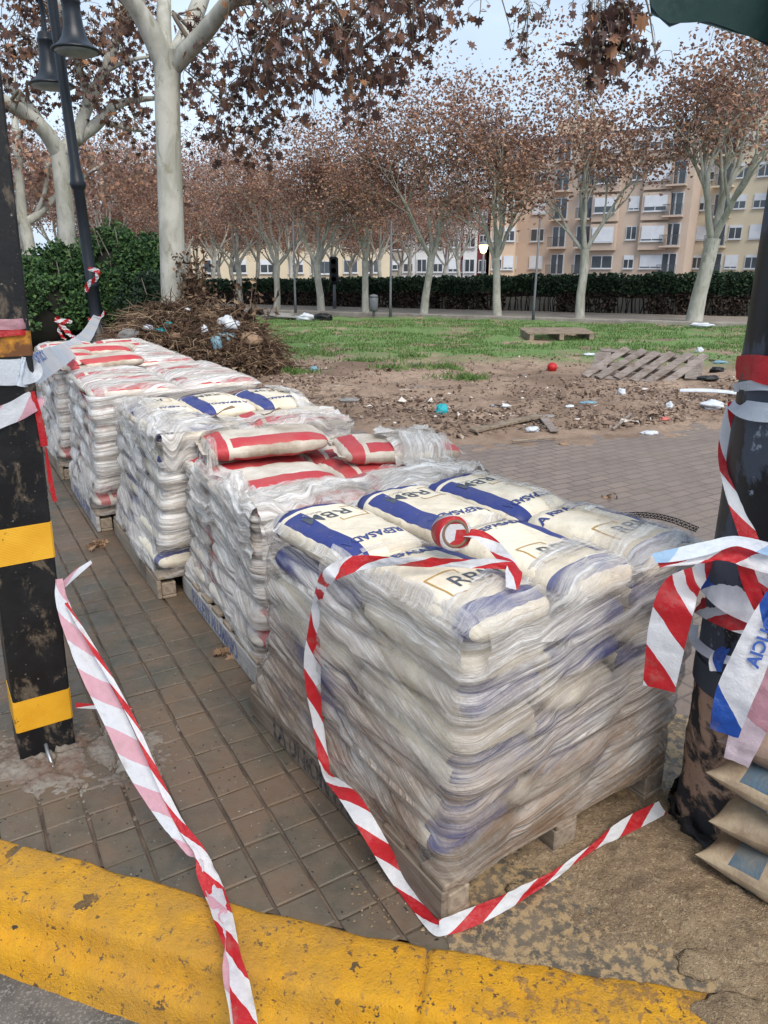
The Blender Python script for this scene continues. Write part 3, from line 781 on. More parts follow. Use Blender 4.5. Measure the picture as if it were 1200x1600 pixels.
drape(f1, T1, S1.topz(.79), 'N', .04, .98, .05, .10, .13 + .103 * 6.7, M_filmt, 31, .012, .008)
drape(f1, T1, S1.topz(.79), 'L', .02, .62, .035, .09, .13 + .103 * 6.7, M_filmt, 37, .010, .008)
# ---------------- stack 2, red bags
B2 = Frame((-.50, 2.55), 120, 1.06, 1.08); T2 = Frame((-.475, 2.60), 120, .99, 1.06); S2 = Stack(B2, T2, 6, .10, .13)
pallet(B2, 'pale wooden pallet with blue stencilled side under the red-banded second stack', 'PALLETS ALUMINIO', M_sten_b, M_wood)
G2 = 'red-banded bags of the second stack'
for k in range(6):
    zc = .13 + .10 * (k + .5); F = S2.F(zc)
    for r in range(3):
        for c in range(2):
            if k < 5 and r > 0 and c > 0: continue
            p = F.P(F.L * (.5 + r) / 3, F.W * (.25 + .5 * c), zc); A_ = F.A(); ang = math.atan2(-A_.y, -A_.x) + R.uniform(-.03, .03)
            if k == 5: S2.tops.append((p, ang, hl * 1.12, hw * 1.2, ht))
            wh = [['near left corner', 'near right'], ['middle of the left side', 'middle right'], ['far left corner', 'far right']][r][c]
            put_bag('p%d' % R.choice((4, 5)), p, ang, 'pale red-banded bag, %s layer of the second stack, %s' % (['bottom', 'second', 'third', 'fourth', 'fifth', 'sixth'][k], wh), G2, scale=1.0 if k == 5 else .975)
for (px, py, z, da, lb, key, tl) in ((412, 690, .80, .06, 'cream bag with two broad red bands lying loose at the left on the second stack', 'r6', (.02, .02)), (618, 700, .77, -.02, 'red-banded bag half under film, loose at the right of the second stack', 'r6', (-.04, .03)),
                                    (455, 657, .79, .1, 'red-banded bag atop the second stack, behind the loose left one', 'r6', (0, .02))):
    p = G(px, py, z); A_ = T2.A(); ang = math.atan2(-A_.y, -A_.x) + da - math.radians(12)
    S2.tops.append((p, ang, .29, .165, .066)); put_bag(key, p, ang, lb, G2, tilt=tl)
def hole2(a, b):
    n_ = rag(a, b, 3)
    if b > .80 + n_ and a < .55: return False
    return .20 + .12 * math.sin(b * 4) + n_ < a < .93 + n_ and .06 + n_ < b < .98 + n_
f2 = make_film('stretch_film', 'shiny stretch film bunched round the second stack with a torn sagging lip', Frame((-.49, 2.56), 120, 1.04, 1.08), T2, .132, .13 + .10 * 5.75, .18, .10, S2.topz(.70), hole2, [M_film2, M_filmo], 'stretch films round the stacks', ns=320, nr=120, seed=5, amp=1.7, bulge=.024, creases=(.33, .66))

drape(f2, T2, S2.topz(.70), 'N', .0, 1.0, .20, .20, .735, M_filmo, 41, .030, .020)
drape(f2, T2, S2.topz(.70), 'R', .0, .75, .24, .22, .745, M_filmo, 43, .03, .022)
drape(f2, T2, S2.topz(.70), 'L', .0, .8, .09, .20, .735, M_film2, 45, .025, .018)
# ---------------- stack 3, blue bags
B3 = Frame((-1.13, 3.37), 120, 1.1, 1.05); T3 = Frame((-1.06, 3.42), 120, 1.07, 1.05); S3 = Stack(B3, T3, 7, .103, .13)
pallet(B3, 'plain brown wooden pallet under the third stack from the camera', None, None, M_wood)
G3 = 'blue-banded bags of the third stack'
for k in range(7):
    zc = .13 + .103 * (k + .5); F = S3.F(zc)
    for r in range(2):
        for c in range(3):
            if k < 5 and r > 0 and c > 0: continue
            if k == 6 and r == 0 and c > 0: continue
            p = F.P(F.L * (.25 + .5 * r), F.W * (.5 + c) / 3, zc); Bd = F.B(); ang = math.atan2(Bd.y, Bd.x) + (math.pi if r else 0) + R.uniform(-.03, .03)
            if k >= 5: S3.tops.append((p, ang, .265, .175, ht))
            wh = [['near left corner', 'middle of the near side', 'near right corner'], ['far left corner', 'middle of the far side', 'far right corner']][r][c]
            put_bag('b3_9' if (k + c) % 2 else 'b4_10', p, ang, 'blue-banded bag, %s layer, third stack, %s' % (lay[k], wh), G3, scale=1.0 if k >= 5 else .975)
def hole3(a, b):
    n_ = rag(a, b, 6)
    if a < .5 and b < .42 + .1 * math.sin(a * 6): return False
    return .08 + n_ < a < 1.0 + n_ * .7 and .10 + .12 * (a < .52) + n_ < b < .93 + n_ and not (a < .62 and b < .3)
f3 = make_film('stretch_film', 'white puckered stretch film round the tall third stack', Frame((-1.12, 3.38), 120, 1.09, 1.06), T3, .132, .13 + .103 * 6.55, .18, .103, S3.topz(.75), hole3, [M_film2, M_filmt2], 'stretch films round the stacks', ns=260, nr=110, seed=9, amp=1.6, bulge=.024, res=.022)

drape(f3, T3, S3.topz(.75), 'N', .0, .95, .22, .18, .835, M_filmo, 51, .02, .018)
drape(f3, T3, S3.topz(.75), 'R', .1, 1.0, .12, .22, .80, M_filmo, 53, .03, .02)
drape(f3, T3, S3.topz(.75), 'L', .0, .95, .16, .15, .84, M_filmo, 55, .02, .014)
# ---------------- stacks 4 to 6, red bags further along the row
def far_stack(idx, n, H, nl, word, tops, seed, plt_txt=None, alpha=None, leave=()):
    Bf = Frame(n, 120, 1.1, 1.1); Tf = Frame((n[0] + .05, n[1] + .04), 120, 1.08, 1.08); pit = (H - .13) / nl; S = Stack(Bf, Tf, nl, pit, .13)
    pallet(Bf, 'wooden pallet with %s edge under the %s stack' % ('a blue-grey stencilled' if plt_txt else 'a muddy', word), plt_txt, M_sten_b, M_wood)
    Gp = 'red-banded bags of the %s stack' % word
    for k in range(nl):
        zc = .13 + pit * (k + .5); F = S.F(zc)
        for r in range(3):
            for c in range(2):
                if k < nl - 1 and (r > 0 and c > 0): continue
                p = F.P(F.L * (.5 + r) / 3, F.W * (.25 + .5 * c), zc); A_ = F.A(); ang = math.atan2(-A_.y, -A_.x) + R.uniform(-.04, .04)
                if k == nl - 1: S.tops.append((p, ang, hl * 1.12, hw * 1.2, ht))
                wh = [['near left corner', 'near right'], ['middle of the left side', 'middle right'], ['far left corner', 'far right']][r][c]
                put_bag('p%d' % R.choice((4, 5)), p, ang, 'red-banded bag, layer %s of the %s stack from below, %s' % (['one', 'two', 'three', 'four', 'five', 'six', 'seven', 'eight'][k], word, wh), Gp)
    alpha = M_filmo
    def hl_(a, b): return False if not leave else (.1 < a < .95 and .1 + rag(a, b, seed) < b < .9)
    make_film('stretch_film', 'stretch film drawn over the %s stack' % word, Bf, Tf, .132, .13 + pit * (nl - .42), .13 + pit / 2, pit, S.topz(H - pit), hl_, [M_film2, alpha], 'stretch films round the stacks', ns=170, nr=80, seed=seed, amp=1.6, bulge=.024, res=.03)
    return S
S4 = far_stack(4, (-1.80, 4.36), .90, 7, 'fourth', None, 12, 'PALLETS')
S5 = far_stack(5, (-2.52, 5.55), .90, 6, 'fifth', None, 15, None, M_filmt)
S6 = far_stack(6, (-3.10, 6.75), .86, 6, 'farthest', None, 18, None, M_filmt, leave=(1,))
for (px, py, z, da, lb) in ((158, 566, .91, .3, 'brownish bag with a small red band lying loose behind the fourth stack'), (150, 549, .95, -.2, 'pale bag slumped on the farthest stack beside the lamp post'), (84, 562, .92, .15, 'red-edged bag lying on the fifth stack by the taped bollard')):
    p = G(px, py, z); put_bag('r6', p, math.radians(-60 - 12) + da, lb, 'loose red-banded bags on the far stacks', tilt=(.05, .06))

# ================================================================== POSTS, PILLAR, TAPES
def isect_plane(px, py, p0, nrm):
    d = ray(px, py); o = Vector((0, 0, CH)); t = (Vector(p0) - o).dot(nrm) / d.dot(nrm); return o + d * t
def PL(px, py, F, side='L', off=.02):
    nrm = -F.B() if side == 'L' else -F.A()
    return isect_plane(px, py, F.n + nrm * off, nrm)
PC = Vector((1.062, 1.812, 0)); PR = .176
def CY(px, py, off=.006):
    d = ray(px, py); r = PR + off; a = d.x ** 2 + d.y ** 2; b = -2 * (d.x * PC.x + d.y * PC.y); c = PC.x ** 2 + PC.y ** 2 - r * r
    ds = b * b - 4 * a * c; t = (-b - math.sqrt(ds)) / (2 * a) if ds > 0 else -b / (2 * a)
    p = Vector((0, 0, CH)) + d * t
    if ds <= 0:
        q = Vector((p.x - PC.x, p.y - PC.y, 0)); q = q.normalized() * r + PC; p = Vector((q.x, q.y, p.z))
    return p
def tape_mat(name, a, b, per=.2, slant=1.0, duty=.5, rough=.3, alpha=1):
    q = N(name); uv = q.uv(); s = q.n('SeparateXYZ', {0: uv}).outputs
    t = q.math('FRACT', q.math('DIVIDE', q.math('ADD', s[0], q.math('MULTIPLY', s[1], slant)), per))
    f = q.math('GREATER_THAN', t, duty)
    c = q.mix(f, a, b); c = q.mix(q.ramp(q.noise(q.pos(), 14, 6, .7), [(.55, 0), (.72, .45)]), c, (.35, .28, .22))
    q.bump(q.noise(q.pos(), 60, 5, .7, 1.5), .6, .006)
    q.done(c, rough, .5)
    tr = q.n('BsdfTranslucent', {0: c}); ms = q.n('MixShader', {0: .4, 1: q.b.outputs[0], 2: tr.outputs[0]}); q.t.links.new(ms.outputs[0], q.out.inputs[0]); return q.m
WH = (.80, .81, .84); RD = (.58, .022, .03)
M_t = tape_mat('red_white_tape', RD, WH, .20); M_tf = tape_mat('faded_tape', (.72, .40, .48), (.76, .79, .85), .20, .9); M_tw = tape_mat('white_tape', (.72, .78, .86), WH, 2.0, 0, .5)
M_tb = tape_mat('blue_white_tape', (.02, .09, .42), WH, .34, .9, .36); M_tlb = tape_mat('pale_blue_tape', (.35, .55, .78), (.72, .8, .88), .3, .4, .25); M_tr = tape_mat('red_tape', RD, (.5, .03, .05), 1, 0); M_tp = tape_mat('pink_tape', (.60, .32, .38), (.72, .6, .68), .4, .3, .6)
M_tk = simple('tape_lettering', (.03, .08, .30), (.05, .1, .35), 20, .5)
def ribbon(name, pts, mat, label=None, group='barrier tapes', parent=None, seg=16, crumple=.006, cat='barrier tape', curl=.15, text=None, tmat=None):
    """pts: (Vector, width, roll angle)"""
    sp = spline([(p.x, p.y, p.z, w_, an) for p, w_, an in pts], seg)
    P = [Vector(q[:3]) for q in sp]; vs = []; uv = []; L = 0; nc = 7; rows = []; fr = []
    sd_ = sum(ord(c) for c in name + (label or '')) * .37
    for i, q in enumerate(sp):
        t = (P[min(i + 1, len(P) - 1)] - P[max(0, i - 1)]).normalized()
        toc = (Vector((0, 0, CH)) - P[i]).normalized(); wd = t.cross(toc)
        wd = wd.normalized() if wd.length > 1e-4 else t.orthogonal().normalized(); nn = wd.cross(t).normalized()
        ang = q[4]; wv = wd * math.cos(ang) + nn * math.sin(ang); nv = nn * math.cos(ang) - wd * math.sin(ang)
        if i: L += (P[i] - P[i - 1]).length
        w_ = max(.004, q[3]); row = []; fr.append((P[i], wv, nv, w_, L))
        for k in range(nc):
            s = (k / (nc - 1) - .5)
            dd = crumple * (nz(L * 14, s * 3, sd_) + .8 * nz(L * 40, s * 7, sd_) + .6 * abs(nz(L * 25 + s * 40, s * 12 - L * 20, sd_ + 4))) + curl * w_ * (s * s * 2 - .2) * nz(L * 6, sd_, 3) * 2
            row.append(P[i] + wv * (s * w_) + nv * dd); uv.append((L, (s + .5) * .1))
        rows.append(row)
    g = MB(); g.grid(rows)
    c = P[0] if parent is None else None
    o = g.build(name, mat, parent=parent, loc=(P[len(P) // 2] if parent is None else None), uv=uv)
    if parent is None: tag(o, label, cat, group)
    if text:
        cu = bpy.data.curves.new('t', 'FONT'); cu.body = text[0]; cu.size = text[1]; cu.align_y = 'CENTER'; cu.offset = .0015
        to = bpy.data.objects.new('t', cu); col.objects.link(to); dg = bpy.context.evaluated_depsgraph_get(); dg.update()
        me = bpy.data.meshes.new_from_object(to.evaluated_get(dg)); bpy.data.objects.remove(to)
        Mi = WM[o.name].inverted()
        for v_ in me.vertices:
            l_ = text[2] + v_.co.x * text[4]; y_ = v_.co.y + text[3]
            j = max(0, min(len(fr) - 2, next((k for k in range(len(fr) - 1) if fr[k + 1][4] >= l_), len(fr) - 2)))
            A_, B_ = fr[j], fr[j + 1]; tt = (l_ - A_[4]) / max(1e-6, B_[4] - A_[4]); p = A_[0].lerp(B_[0], tt)
            v_.co = Mi @ (p + A_[1] * (y_ * A_[3] / .1) * text[5] + A_[2] * .006)
        me.materials.clear(); me.materials.append(tmat or M_tk); t2 = bpy.data.objects.new('printed_lettering', me); col.objects.link(t2); t2.parent = o
    return o

# ---- square black and yellow post at the left
q = N('black_post_paint'); v = q.obj()
c = q.mix(q.ramp(q.noise(q.map(v, scale=(1, 1, .6)), 13, 8, .7, .4), [(.55, 0), (.63, .85)]), (.006, .006, .007), (.11, .085, .06))
c = q.mix(q.ramp(q.noise(v, 70, 3), [(.70, 0), (.73, .8)]), c, (.22, .2, .17)); q.bump(q.noise(v, 60, 5, .7), .35, .003); M_bpost = q.done(c, q.ramp(q.noise(v, 9, 5), [(.4, .32), (.6, .6)]), .4)
q = N('yellow_band'); v = q.obj()
c = q.mix(q.ramp(q.noise(v, 8, 6), [(.35, 0), (.65, 1)]), (.62, .30, .012), (.72, .38, .025))
c = q.mix(q.ramp(q.noise(v, 22, 7, .7), [(.63, 0), (.67, 1)]), c, (.05, .028, .012)); q.bump(q.n('TexWave', {'Vector': v, 'Scale': 60, 'Distortion': 1}, bands_direction='Z').outputs[1], .25, .002); M_yband = q.done(c, .45, .4)
q = N('rusty_band'); v = q.obj()
c = q.mix(q.ramp(q.noise(v, 16, 7, .7), [(.42, 0), (.58, 1)]), (.50, .22, .02), (.13, .05, .015)); M_rband = q.done(c, .6, .4)
M_galv = simple('galvanised', (.35, .36, .38), (.2, .2, .21), 20, .4, metal=.7)
pL = Vector((-1.232, 2.098, 0)); pR_ = Vector((-1.083, 2.192, 0)); du = (pR_ - pL).normalized(); dn = Vector((-du.y, du.x, 0)); wd_ = (pR_ - pL).length
pa = math.atan2(du.y, du.x); pc = (pL + pR_) / 2 + dn * wd_ / 2
post = empty('bollard_post', (pc.x, pc.y, 0), pa, 'square black post with yellow bands and tape wraps at the left edge', 'bollard')
def leanx(z): return .036 * z
def post_seg(name, z0, z1, mat, e=0, nzz=8):
    g = MB(); h = wd_ / 2 + e; b = .006; rows = []
    for k in range(nzz + 1):
        z = z0 + (z1 - z0) * k / nzz; o = leanx(z)
        ring = [(-h + b, -h), (h - b, -h), (h, -h + b), (h, h - b), (h - b, h), (-h + b, h), (-h, h - b), (-h, -h + b)]
        rows.append([Vector((x + o, y + .0, z)) for x, y in ring])
    g.grid(rows, close=True, smooth=False); g.add([v_.copy() for v_ in rows[-1]], [tuple(range(8))])
    o = g.build(name, mat); o.parent = post; WM[o.name] = WM[post.name]; return o
post_seg('shaft', -.03, 2.5, M_bpost)
def zat(px, py, y=2.19): return Y(px, py, y).z
for a, b_, m in ((zat(117, 1122), zat(110, 1077), M_yband), (zat(86, 873), zat(79, 818), M_yband), (zat(40, 557), zat(36, 518), M_rband)):
    post_seg('reflective_band', a, b_, m, .0018, 2)
g = MB(); g.tube([G(72, 1165) + Vector((0, -.01, .06)), G(78, 1180) + Vector((0, -.012, .03)), G(83, 1200) + Vector((0, 0, .0))], .007, 6)
g.build('anchor_bolt', M_galv, parent=post)
def on_post(px, py, e=.006):   # point on the front face of the post
    return isect_plane(px, py, pL - dn * e + du * 0, -dn)
# broken concrete round the foot
g = MB(); rows = []
for j in range(120):
    row = []
    for i in range(160):
        x = -1.75 + 1.05 * i / 159; y = 1.80 + .62 * j / 119
        d = math.hypot((x + 1.07) / .40, (y - 2.13) / .24)
        h = .024 * max(0, 1 - d ** 2.5) + .010 * nz(x * 9, y * 9, 3) + .008 * nz(x * 34, y * 34, 5) + .006 * abs(nz(x * 7 + 3, y * 7, 1)) - .010
        h += .006 * nz(x * 95, y * 95, 2) + .009 * nz(x * 60 , y * 60, 7)
        cell = noise.voronoi(Vector((x * 6 + .3 * nz(x * 9, y * 9), y * 6, 0)))[0]
        if cell[1] - cell[0] < .05: h -= .02
        row.append(Vector((x, y, max(-.03, h if d < 1.6 else -.03))))
    rows.append(row)
g.grid(rows); M_rub = simple('broken_concrete', (.27, .25, .215), (.15, .095, .072), 9, .95, 1.0, .012, coord='pos')
tag(g.build('concrete_patch', M_rub), kind='structure')

# ---- round black pillar at the right
q = N('black_gloss_paint'); v = q.obj(); s = q.n('SeparateXYZ', {0: v}).outputs
pt = q.ramp(q.noise(q.map(v, scale=(1, 1, .45)), 5.5, 7, .65, .5), [(.50, 0), (.54, 1)])
c = q.mix(pt, (.006, .007, .009), (.045, .055, .075))
c = q.mix(q.ramp(q.noise(q.map(v, loc=(3, 3, 3)), 9, 8, .75), [(.62, 0), (.66, .9)]), c, (.22, .25, .30)); q.bump(q.math('ADD', pt, q.noise(v, 50, 5)), .2, .003)
M_bpil = q.done(c, q.ramp(pt, [(0, .38), (1, .6)]), .3)
q = N('muddy_stucco'); v = q.obj()
m1 = q.ramp(q.noise(v, 7, 7, .65, .5), [(.46, 0), (.53, 1)])
c = q.mix(m1, (.035, .035, .038), (.42, .28, .20)); c = q.mix(q.ramp(q.noise(v, 40, 5, .7), [(.55, 0), (.7, .6)]), c, (.03, .026, .024))
q.bump(q.math('ADD', q.math('MULTIPLY', m1, .8), q.noise(v, 70, 6, .75)), .9, .008); M_stuc = q.done(c, .8, .3)
M_rag = simple('black_plastic', (.012, .012, .014), (.03, .03, .033), 12, .35, .5)
pil = empty('round_pillar', PC, 0, 'round black pillar wrapped in red, white and blue tape at the right edge', 'pillar')
z1 = Y(1085, 1058, 1.85).z; z2 = Y(1085, 1035, 1.85).z
def pil_part(name, z0, z1_, r, mat, amp=0, n=64, nzz=40):
    g = MB(); rows = []
    for k in range(nzz + 1):
        z = z0 + (z1_ - z0) * k / nzz
        rows.append([PC + Vector(((r + amp * nz(math.cos(a) * 3, math.sin(a) * 3, z * 9) + amp * .5 * nz(math.cos(a) * 9, math.sin(a) * 9, z * 30)) * math.cos(a), (r + amp * nz(math.cos(a) * 3, math.sin(a) * 3, z * 9) + amp * .5 * nz(math.cos(a) * 9, math.sin(a) * 9, z * 30)) * math.sin(a), z)) for a in [2 * math.pi * i / n for i in range(n)]])
    g.grid(rows, close=True); g.add([v_.copy() for v_ in rows[-1]], [tuple(range(n))]); return g.build(name, mat, parent=pil)
pil_part('base_drum', -.03, z1 - .003, PR - .006, M_stuc, .010)
pil_part('collar', z1, z2 + .03, PR + .004, M_bpil, .001, nzz=6)
pil_part('shaft', z2 + .033, 3.3, PR - .001, M_bpil, .0015)
g = MB(); rows = []
for k in range(12):
    t = k / 11; rows.append([])
    for i in range(70):
        a = math.radians(120 + 190 * i / 69); r = PR + .012 + .016 * nz(i * .23, t * 3, 2) + .012 * (1 - t) * abs(nz(i * .12, 3)) + .008 * nz(i * .8, t * 9)
        rows[-1].append(PC + Vector((r * math.cos(a), r * math.sin(a), -.012 + (.075 + .03 * nz(i * .15, 8) + .012 * nz(i * .9, 4)) * t)))
g.grid(rows); g.build('plastic_skirt', M_rag, parent=pil)

# ---- kraft bags beside the pillar
M_kraft = sack_mat('kraft_paper', (.46, .36, .24), (.19, .13, .085), 1.0); M_teal = sack_mat('teal_print', (.018, .085, .16), (.17, .16, .13), .85); M_muds = sack_mat('muddy_sack', (.27, .19, .145), (.16, .11, .085), .9)
def kraft_proto(seed, body):
    ob = bag_proto('k', seed, .34, .20, .073, body, M_teal, ink=False)
    me = ob.data
    for p in me.polygons:
        c = p.center; mi = 0
        if body is M_kraft:
            if c.x < .06 and -.06 < c.y < .15: mi = 1
            if -.195 < c.x < .0 and .20 < c.y < .27: mi = 1
            if -.175 < c.x < -.11 and c.y < -.06: mi = 1
        p.material_index = mi
kraft_proto(11, M_kraft); kraft_proto(12, M_muds)
for k, (key, x, y, z, an, lb, tl) in enumerate((('k11', 1.25, 1.50, .066, -46, 'kraft bag with a blue print stripe, bottom of the pile beside the round pillar', (0, 0)),
        ('k11', 1.285, 1.545, .180, -40, 'kraft bag with little print, second from the bottom beside the round pillar', (0, .02)),
        ('k11', 1.255, 1.525, .290, -47, 'kraft bag with two blue printed blocks, second from the top beside the round pillar', (.04, .03)),
        ('k12', 1.29, 1.59, .400, -38, 'mud-brown bag on top of the pile beside the round pillar', (.02, 0)))):
    put_bag(key, (x, y, z), math.radians(an + 90 + (180 if k == 1 else 0)), lb, 'kraft bags beside the pillar', 'cement bag', tilt=tl)
g = MB(); a = Vector((.955, 1.60, .10)); g.grid([[a + Vector((.012 * i + .01 * j, .006 * i - .02 * j, -.006 * i * j * .3 - .022 * j + .006 * nz(i, j, 4))) for i in range(6)] for j in range(5)])
tag(g.build('film_scrap', M_film2, loc=a), 'small torn film scrap between the kraft bags and the round pillar', 'plastic scrap')

# ---- tapes
ribbon('barrier_tape', [(on_post(92, 905), 0.021, .2), (Y(100, 950, 2.13), 0.042, .3), (Y(135, 1035, 2.02), 0.060, .2), (Y(180, 1125, 1.90), 0.065, 0), (Y(215, 1200, 1.80), 0.062, .1), (Y(262, 1275, 1.69), 0.053, .2), (Y(296, 1325, 1.62), 0.032, .7), (Y(318, 1345, 1.58), 0.035, 1.3),
    (Y(330, 1378, 1.54), 0.042, .4), (G(345, 1425, .05), 0.040, .2), (G(356, 1465, .05), 0.026, .9), (G(360, 1520, .055), 0.035, .1), (G(372, 1570, .05), 0.044, .3), (G(384, 1650, .03), 0.035, .2)], M_tf, 'faded pink and white tape trailing from the left post down over the kerb', curl=.2)
ribbon('barrier_tape', [(Y(103, 942, 2.12), .01, 0), (Y(158, 1035, 2.0), .016, 0), (Y(207, 1125, 1.875), .016, 0), (Y(242, 1205, 1.775), .018, 0), (Y(280, 1285, 1.67), .022, 0), (Y(312, 1330, 1.595), .03, .3), (Y(322, 1362, 1.555), .05, .3), (Y(338, 1400, 1.50), .05, .2), (G(352, 1445, .06), .045, .2), (G(366, 1495, .06), .03, .1), (G(378, 1560, .06), .05, .2), (G(390, 1650, .04), .05, .2)], M_t, 'bright red and white folded edge of the tape running down over the yellow kerb', curl=.1)
ribbon('tape_tail', [(on_post(95, 918), .018, 0), (on_post(105, 895) + Vector((.03, -.01, 0)), .02, 0), (on_post(121, 876) + Vector((.05, -.01, 0)), .012, .4)], M_tf, 'short pale tape end sticking up beside the left post', crumple=.002)
ribbon('tape_tail', [(Y(118, 1102, 2.18), .018, 0), (Y(150, 1104, 2.16), .016, 0), (Y(182, 1106, 2.14), .014, .3), (Y(206, 1106, 2.12), .008, 0)], M_t, 'thin red and white tape end poking out low beside the left post', crumple=.002)
TZ = .905
S1p = [(G(724, 832, TZ + .03), .022, .3), (G(745, 836, TZ + .03), .034, .6), (G(768, 850, TZ + .012), .034, .3), (G(785, 868, TZ), .035, .2), (G(800, 882, TZ - .005), .03, .8)]
ribbon('barrier_tape', S1p + [(G(803, 895, TZ - .01), .04, .1), (G(800, 920, TZ - .03), .03, .1)], M_t, 'loose end of red and white tape by the tape roll on the nearest stack', crumple=.004)
ribbon('barrier_tape', [(G(800, 884, TZ - .005), .02, .2), (G(765, 880, TZ - .002), .026, .3), (G(720, 880, TZ), .026, .6), (G(670, 878, TZ - .005), .028, .5), (G(620, 878, TZ - .005), .030, .8), (G(575, 878, TZ - .01), .036, .4), (G(540, 885, TZ - .01), .042, .1), (G(512, 902, TZ - .02), .036, .2),
    (PL(498, 930, T1, 'L', .03), .026, .3), (PL(491, 975, T1, 'L', .028), .030, 0), (PL(488, 1030, T1, 'L', .025), .050, 0), (PL(490, 1080, T1, 'L', .022), .044, .1), (PL(497, 1130, T1, 'L', .02), .034, .2), (PL(505, 1185, T1, 'L', .03), .032, .2), (PL(512, 1212, T1, 'L', .055), .03, .7), (PL(545, 1245, T1, 'L', .075), .05, .2),
    (PL(580, 1300, T1, 'L', .085), .050, .1), (PL(615, 1360, B1, 'L', .02), .045, .2), (PL(650, 1412, B1, 'L', .018), .038, .5), (G(678, 1447, .02), .034, .2), (G(695, 1448, .03), .040, .3), (G(735, 1434, .03), .042, .1), (G(785, 1412, .03), .036, .2), (G(825, 1390, .035), .030, .5), (G(865, 1368, .038), .020, .3), (G(900, 1342, .042), .016, .2), (G(930, 1322, .045), .018, .3), (G(960, 1302, .045), .034, .2), (G(995, 1282, .04), .042, .1), (G(1035, 1262, .035), .04, .1)],
    M_t, 'long red and white tape running down the nearest stack and round its foot', crumple=.004, curl=.12)
# roll of tape
rl = G(705, 832, .93); roll = empty('tape_roll', rl, 0, 'roll of red and white tape standing on the nearest stack', 'tape roll')
ax = Vector((.28, -.93, .22)).normalized(); Mr = ax.to_track_quat('Z', 'Y').to_matrix()
g = MB(); g.lathe([(.034, -.03), (.046, -.03), (.046, .03), (.034, .03)], 40, rl, rot=Mr); uvs = []
for i in range(4):
    for k in range(40): uvs.append((k / 40 * .29 + .03 * i, i * .04))
o = g.build('wound_tape', M_t, parent=roll, uv=uvs)
g = MB(); rows = [[rl + Mr @ Vector((r * math.cos(a), r * math.sin(a), z)) for a in [2 * math.pi * k / 40 for k in range(40)]] for r, z in ((.0345, -.031), (.0345, .0315), (.0375, .0315), (.0375, .0318), (.030, .0318), (.030, -.031))]
g.grid(rows, close=True); g.build('cardboard_core', simple('cardboard', (.20, .13, .09), (.14, .09, .06), 20, .8), parent=roll)
g = MB(); g.lathe([(.0298, -.012), (.0298, -.010)], 32, rl, rot=Mr); g.build('crumpled_paper', simple('beige_paper', (.5, .44, .36), (.38, .33, .27), 25, .8), parent=roll)
# tape on the pillar
ribbon('barrier_tape', [(CY(1143, 628), .02, .3), (CY(1132, 660), .035, .3), (CY(1130, 710), .030, .2), (CY(1142, 760), .034, .2), (CY(1165, 820), .045, 0), (CY(1190, 880), .055, 0), (CY(1215, 930), .05, 0)], M_t, 'red and white tape slanting down the black pillar', crumple=.002, curl=.02)
ribbon('barrier_tape', [(CY(1150, 575, .008), .06, 0), (CY(1175, 574, .008), .06, 0), (CY(1205, 580, .008), .065, 0), (CY(1250, 585, .01), .06, 0)], M_tr, 'red tape band high on the black pillar', crumple=.002, curl=.02)
ribbon('barrier_tape', [(CY(1144, 606, .008), .022, 0), (CY(1175, 602, .008), .025, 0), (CY(1205, 602, .008), .025, 0), (CY(1250, 608, .01), .02, 0)], M_tw, 'narrow white tape band above the wide one on the black pillar', crumple=.001, curl=.02)
ribbon('barrier_tape', [(CY(1138, 630, .008), .028, .2), (CY(1165, 640, .008), .045, 0), (CY(1205, 645, .008), .045, 0), (CY(1250, 640, .01), .04, 0)], M_tw, 'wide white tape band round the black pillar', crumple=.001, curl=.02)
ribbon('barrier_tape', [(CY(1095, 905, .01), .05, 0), (CY(1125, 925, .012), .07, 0), (CY(1160, 945, .012), .075, 0), (CY(1215, 965, .015), .07, 0), (CY(1270, 970, .02), .06, 0)], M_tb, 'blue and white tape wrapped round the black pillar', crumple=.006, curl=.05)
ribbon('barrier_tape', [(CY(1090, 945, .014), .05, 0), (CY(1125, 962, .016), .05, 0), (CY(1165, 978, .016), .045, 0), (CY(1215, 985, .02), .04, 0), (CY(1270, 985, .02), .04, 0)], M_t, 'red and white tape under the blue tape round the black pillar', crumple=.004, curl=.05)
ribbon('barrier_tape', [(CY(1080, 975, .014), .018, 0), (CY(1085, 1000, .014), .026, 0), (CY(1110, 1022, .014), .026, 0), (CY(1145, 1032, .014), .022, 0), (CY(1185, 1025, .02), .02, 0)], M_tw, 'white strap sagging round the lower black pillar', crumple=.002, curl=.03)
ribbon('barrier_tape', [(CY(1105, 850, .015) + Vector((0, -.03, 0)), .03, .2), (CY(1095, 880, .02) + Vector((-.03, -.06, 0)), .045, 0), (Y(1062, 925, 1.62), .085, .1), (Y(1045, 980, 1.60), .090, 0), (Y(1038, 1020, 1.60), .085, .05), (Y(1029, 1076, 1.60), .075, 0)], M_t, 'wide red and white tape end hanging left of the black pillar', crumple=.004, curl=.06)
ribbon('barrier_tape', [(Y(1021, 872, 1.50), .022, .3), (Y(1060, 866, 1.52), .030, .2), (Y(1105, 856, 1.54), .030, .1), (Y(1150, 846, 1.55), .025, .4), (Y(1200, 858, 1.56), .03, .2), (Y(1260, 870, 1.6), .03, 0)], M_tlb, 'folded pale blue tape stretched across the black pillar', crumple=.003, curl=.2)
ribbon('barrier_tape', [(Y(1028, 884, 1.51), .012, .3), (Y(1075, 878, 1.53), .016, .3), (Y(1120, 868, 1.56), .03, .4), (Y(1160, 864, 1.57), .06, .1), (Y(1215, 880, 1.58), .06, .2), (Y(1260, 890, 1.6), .05, 0)], M_t, 'knotted red and white tape beneath the pale blue tape on the pillar', crumple=.008, curl=.1)
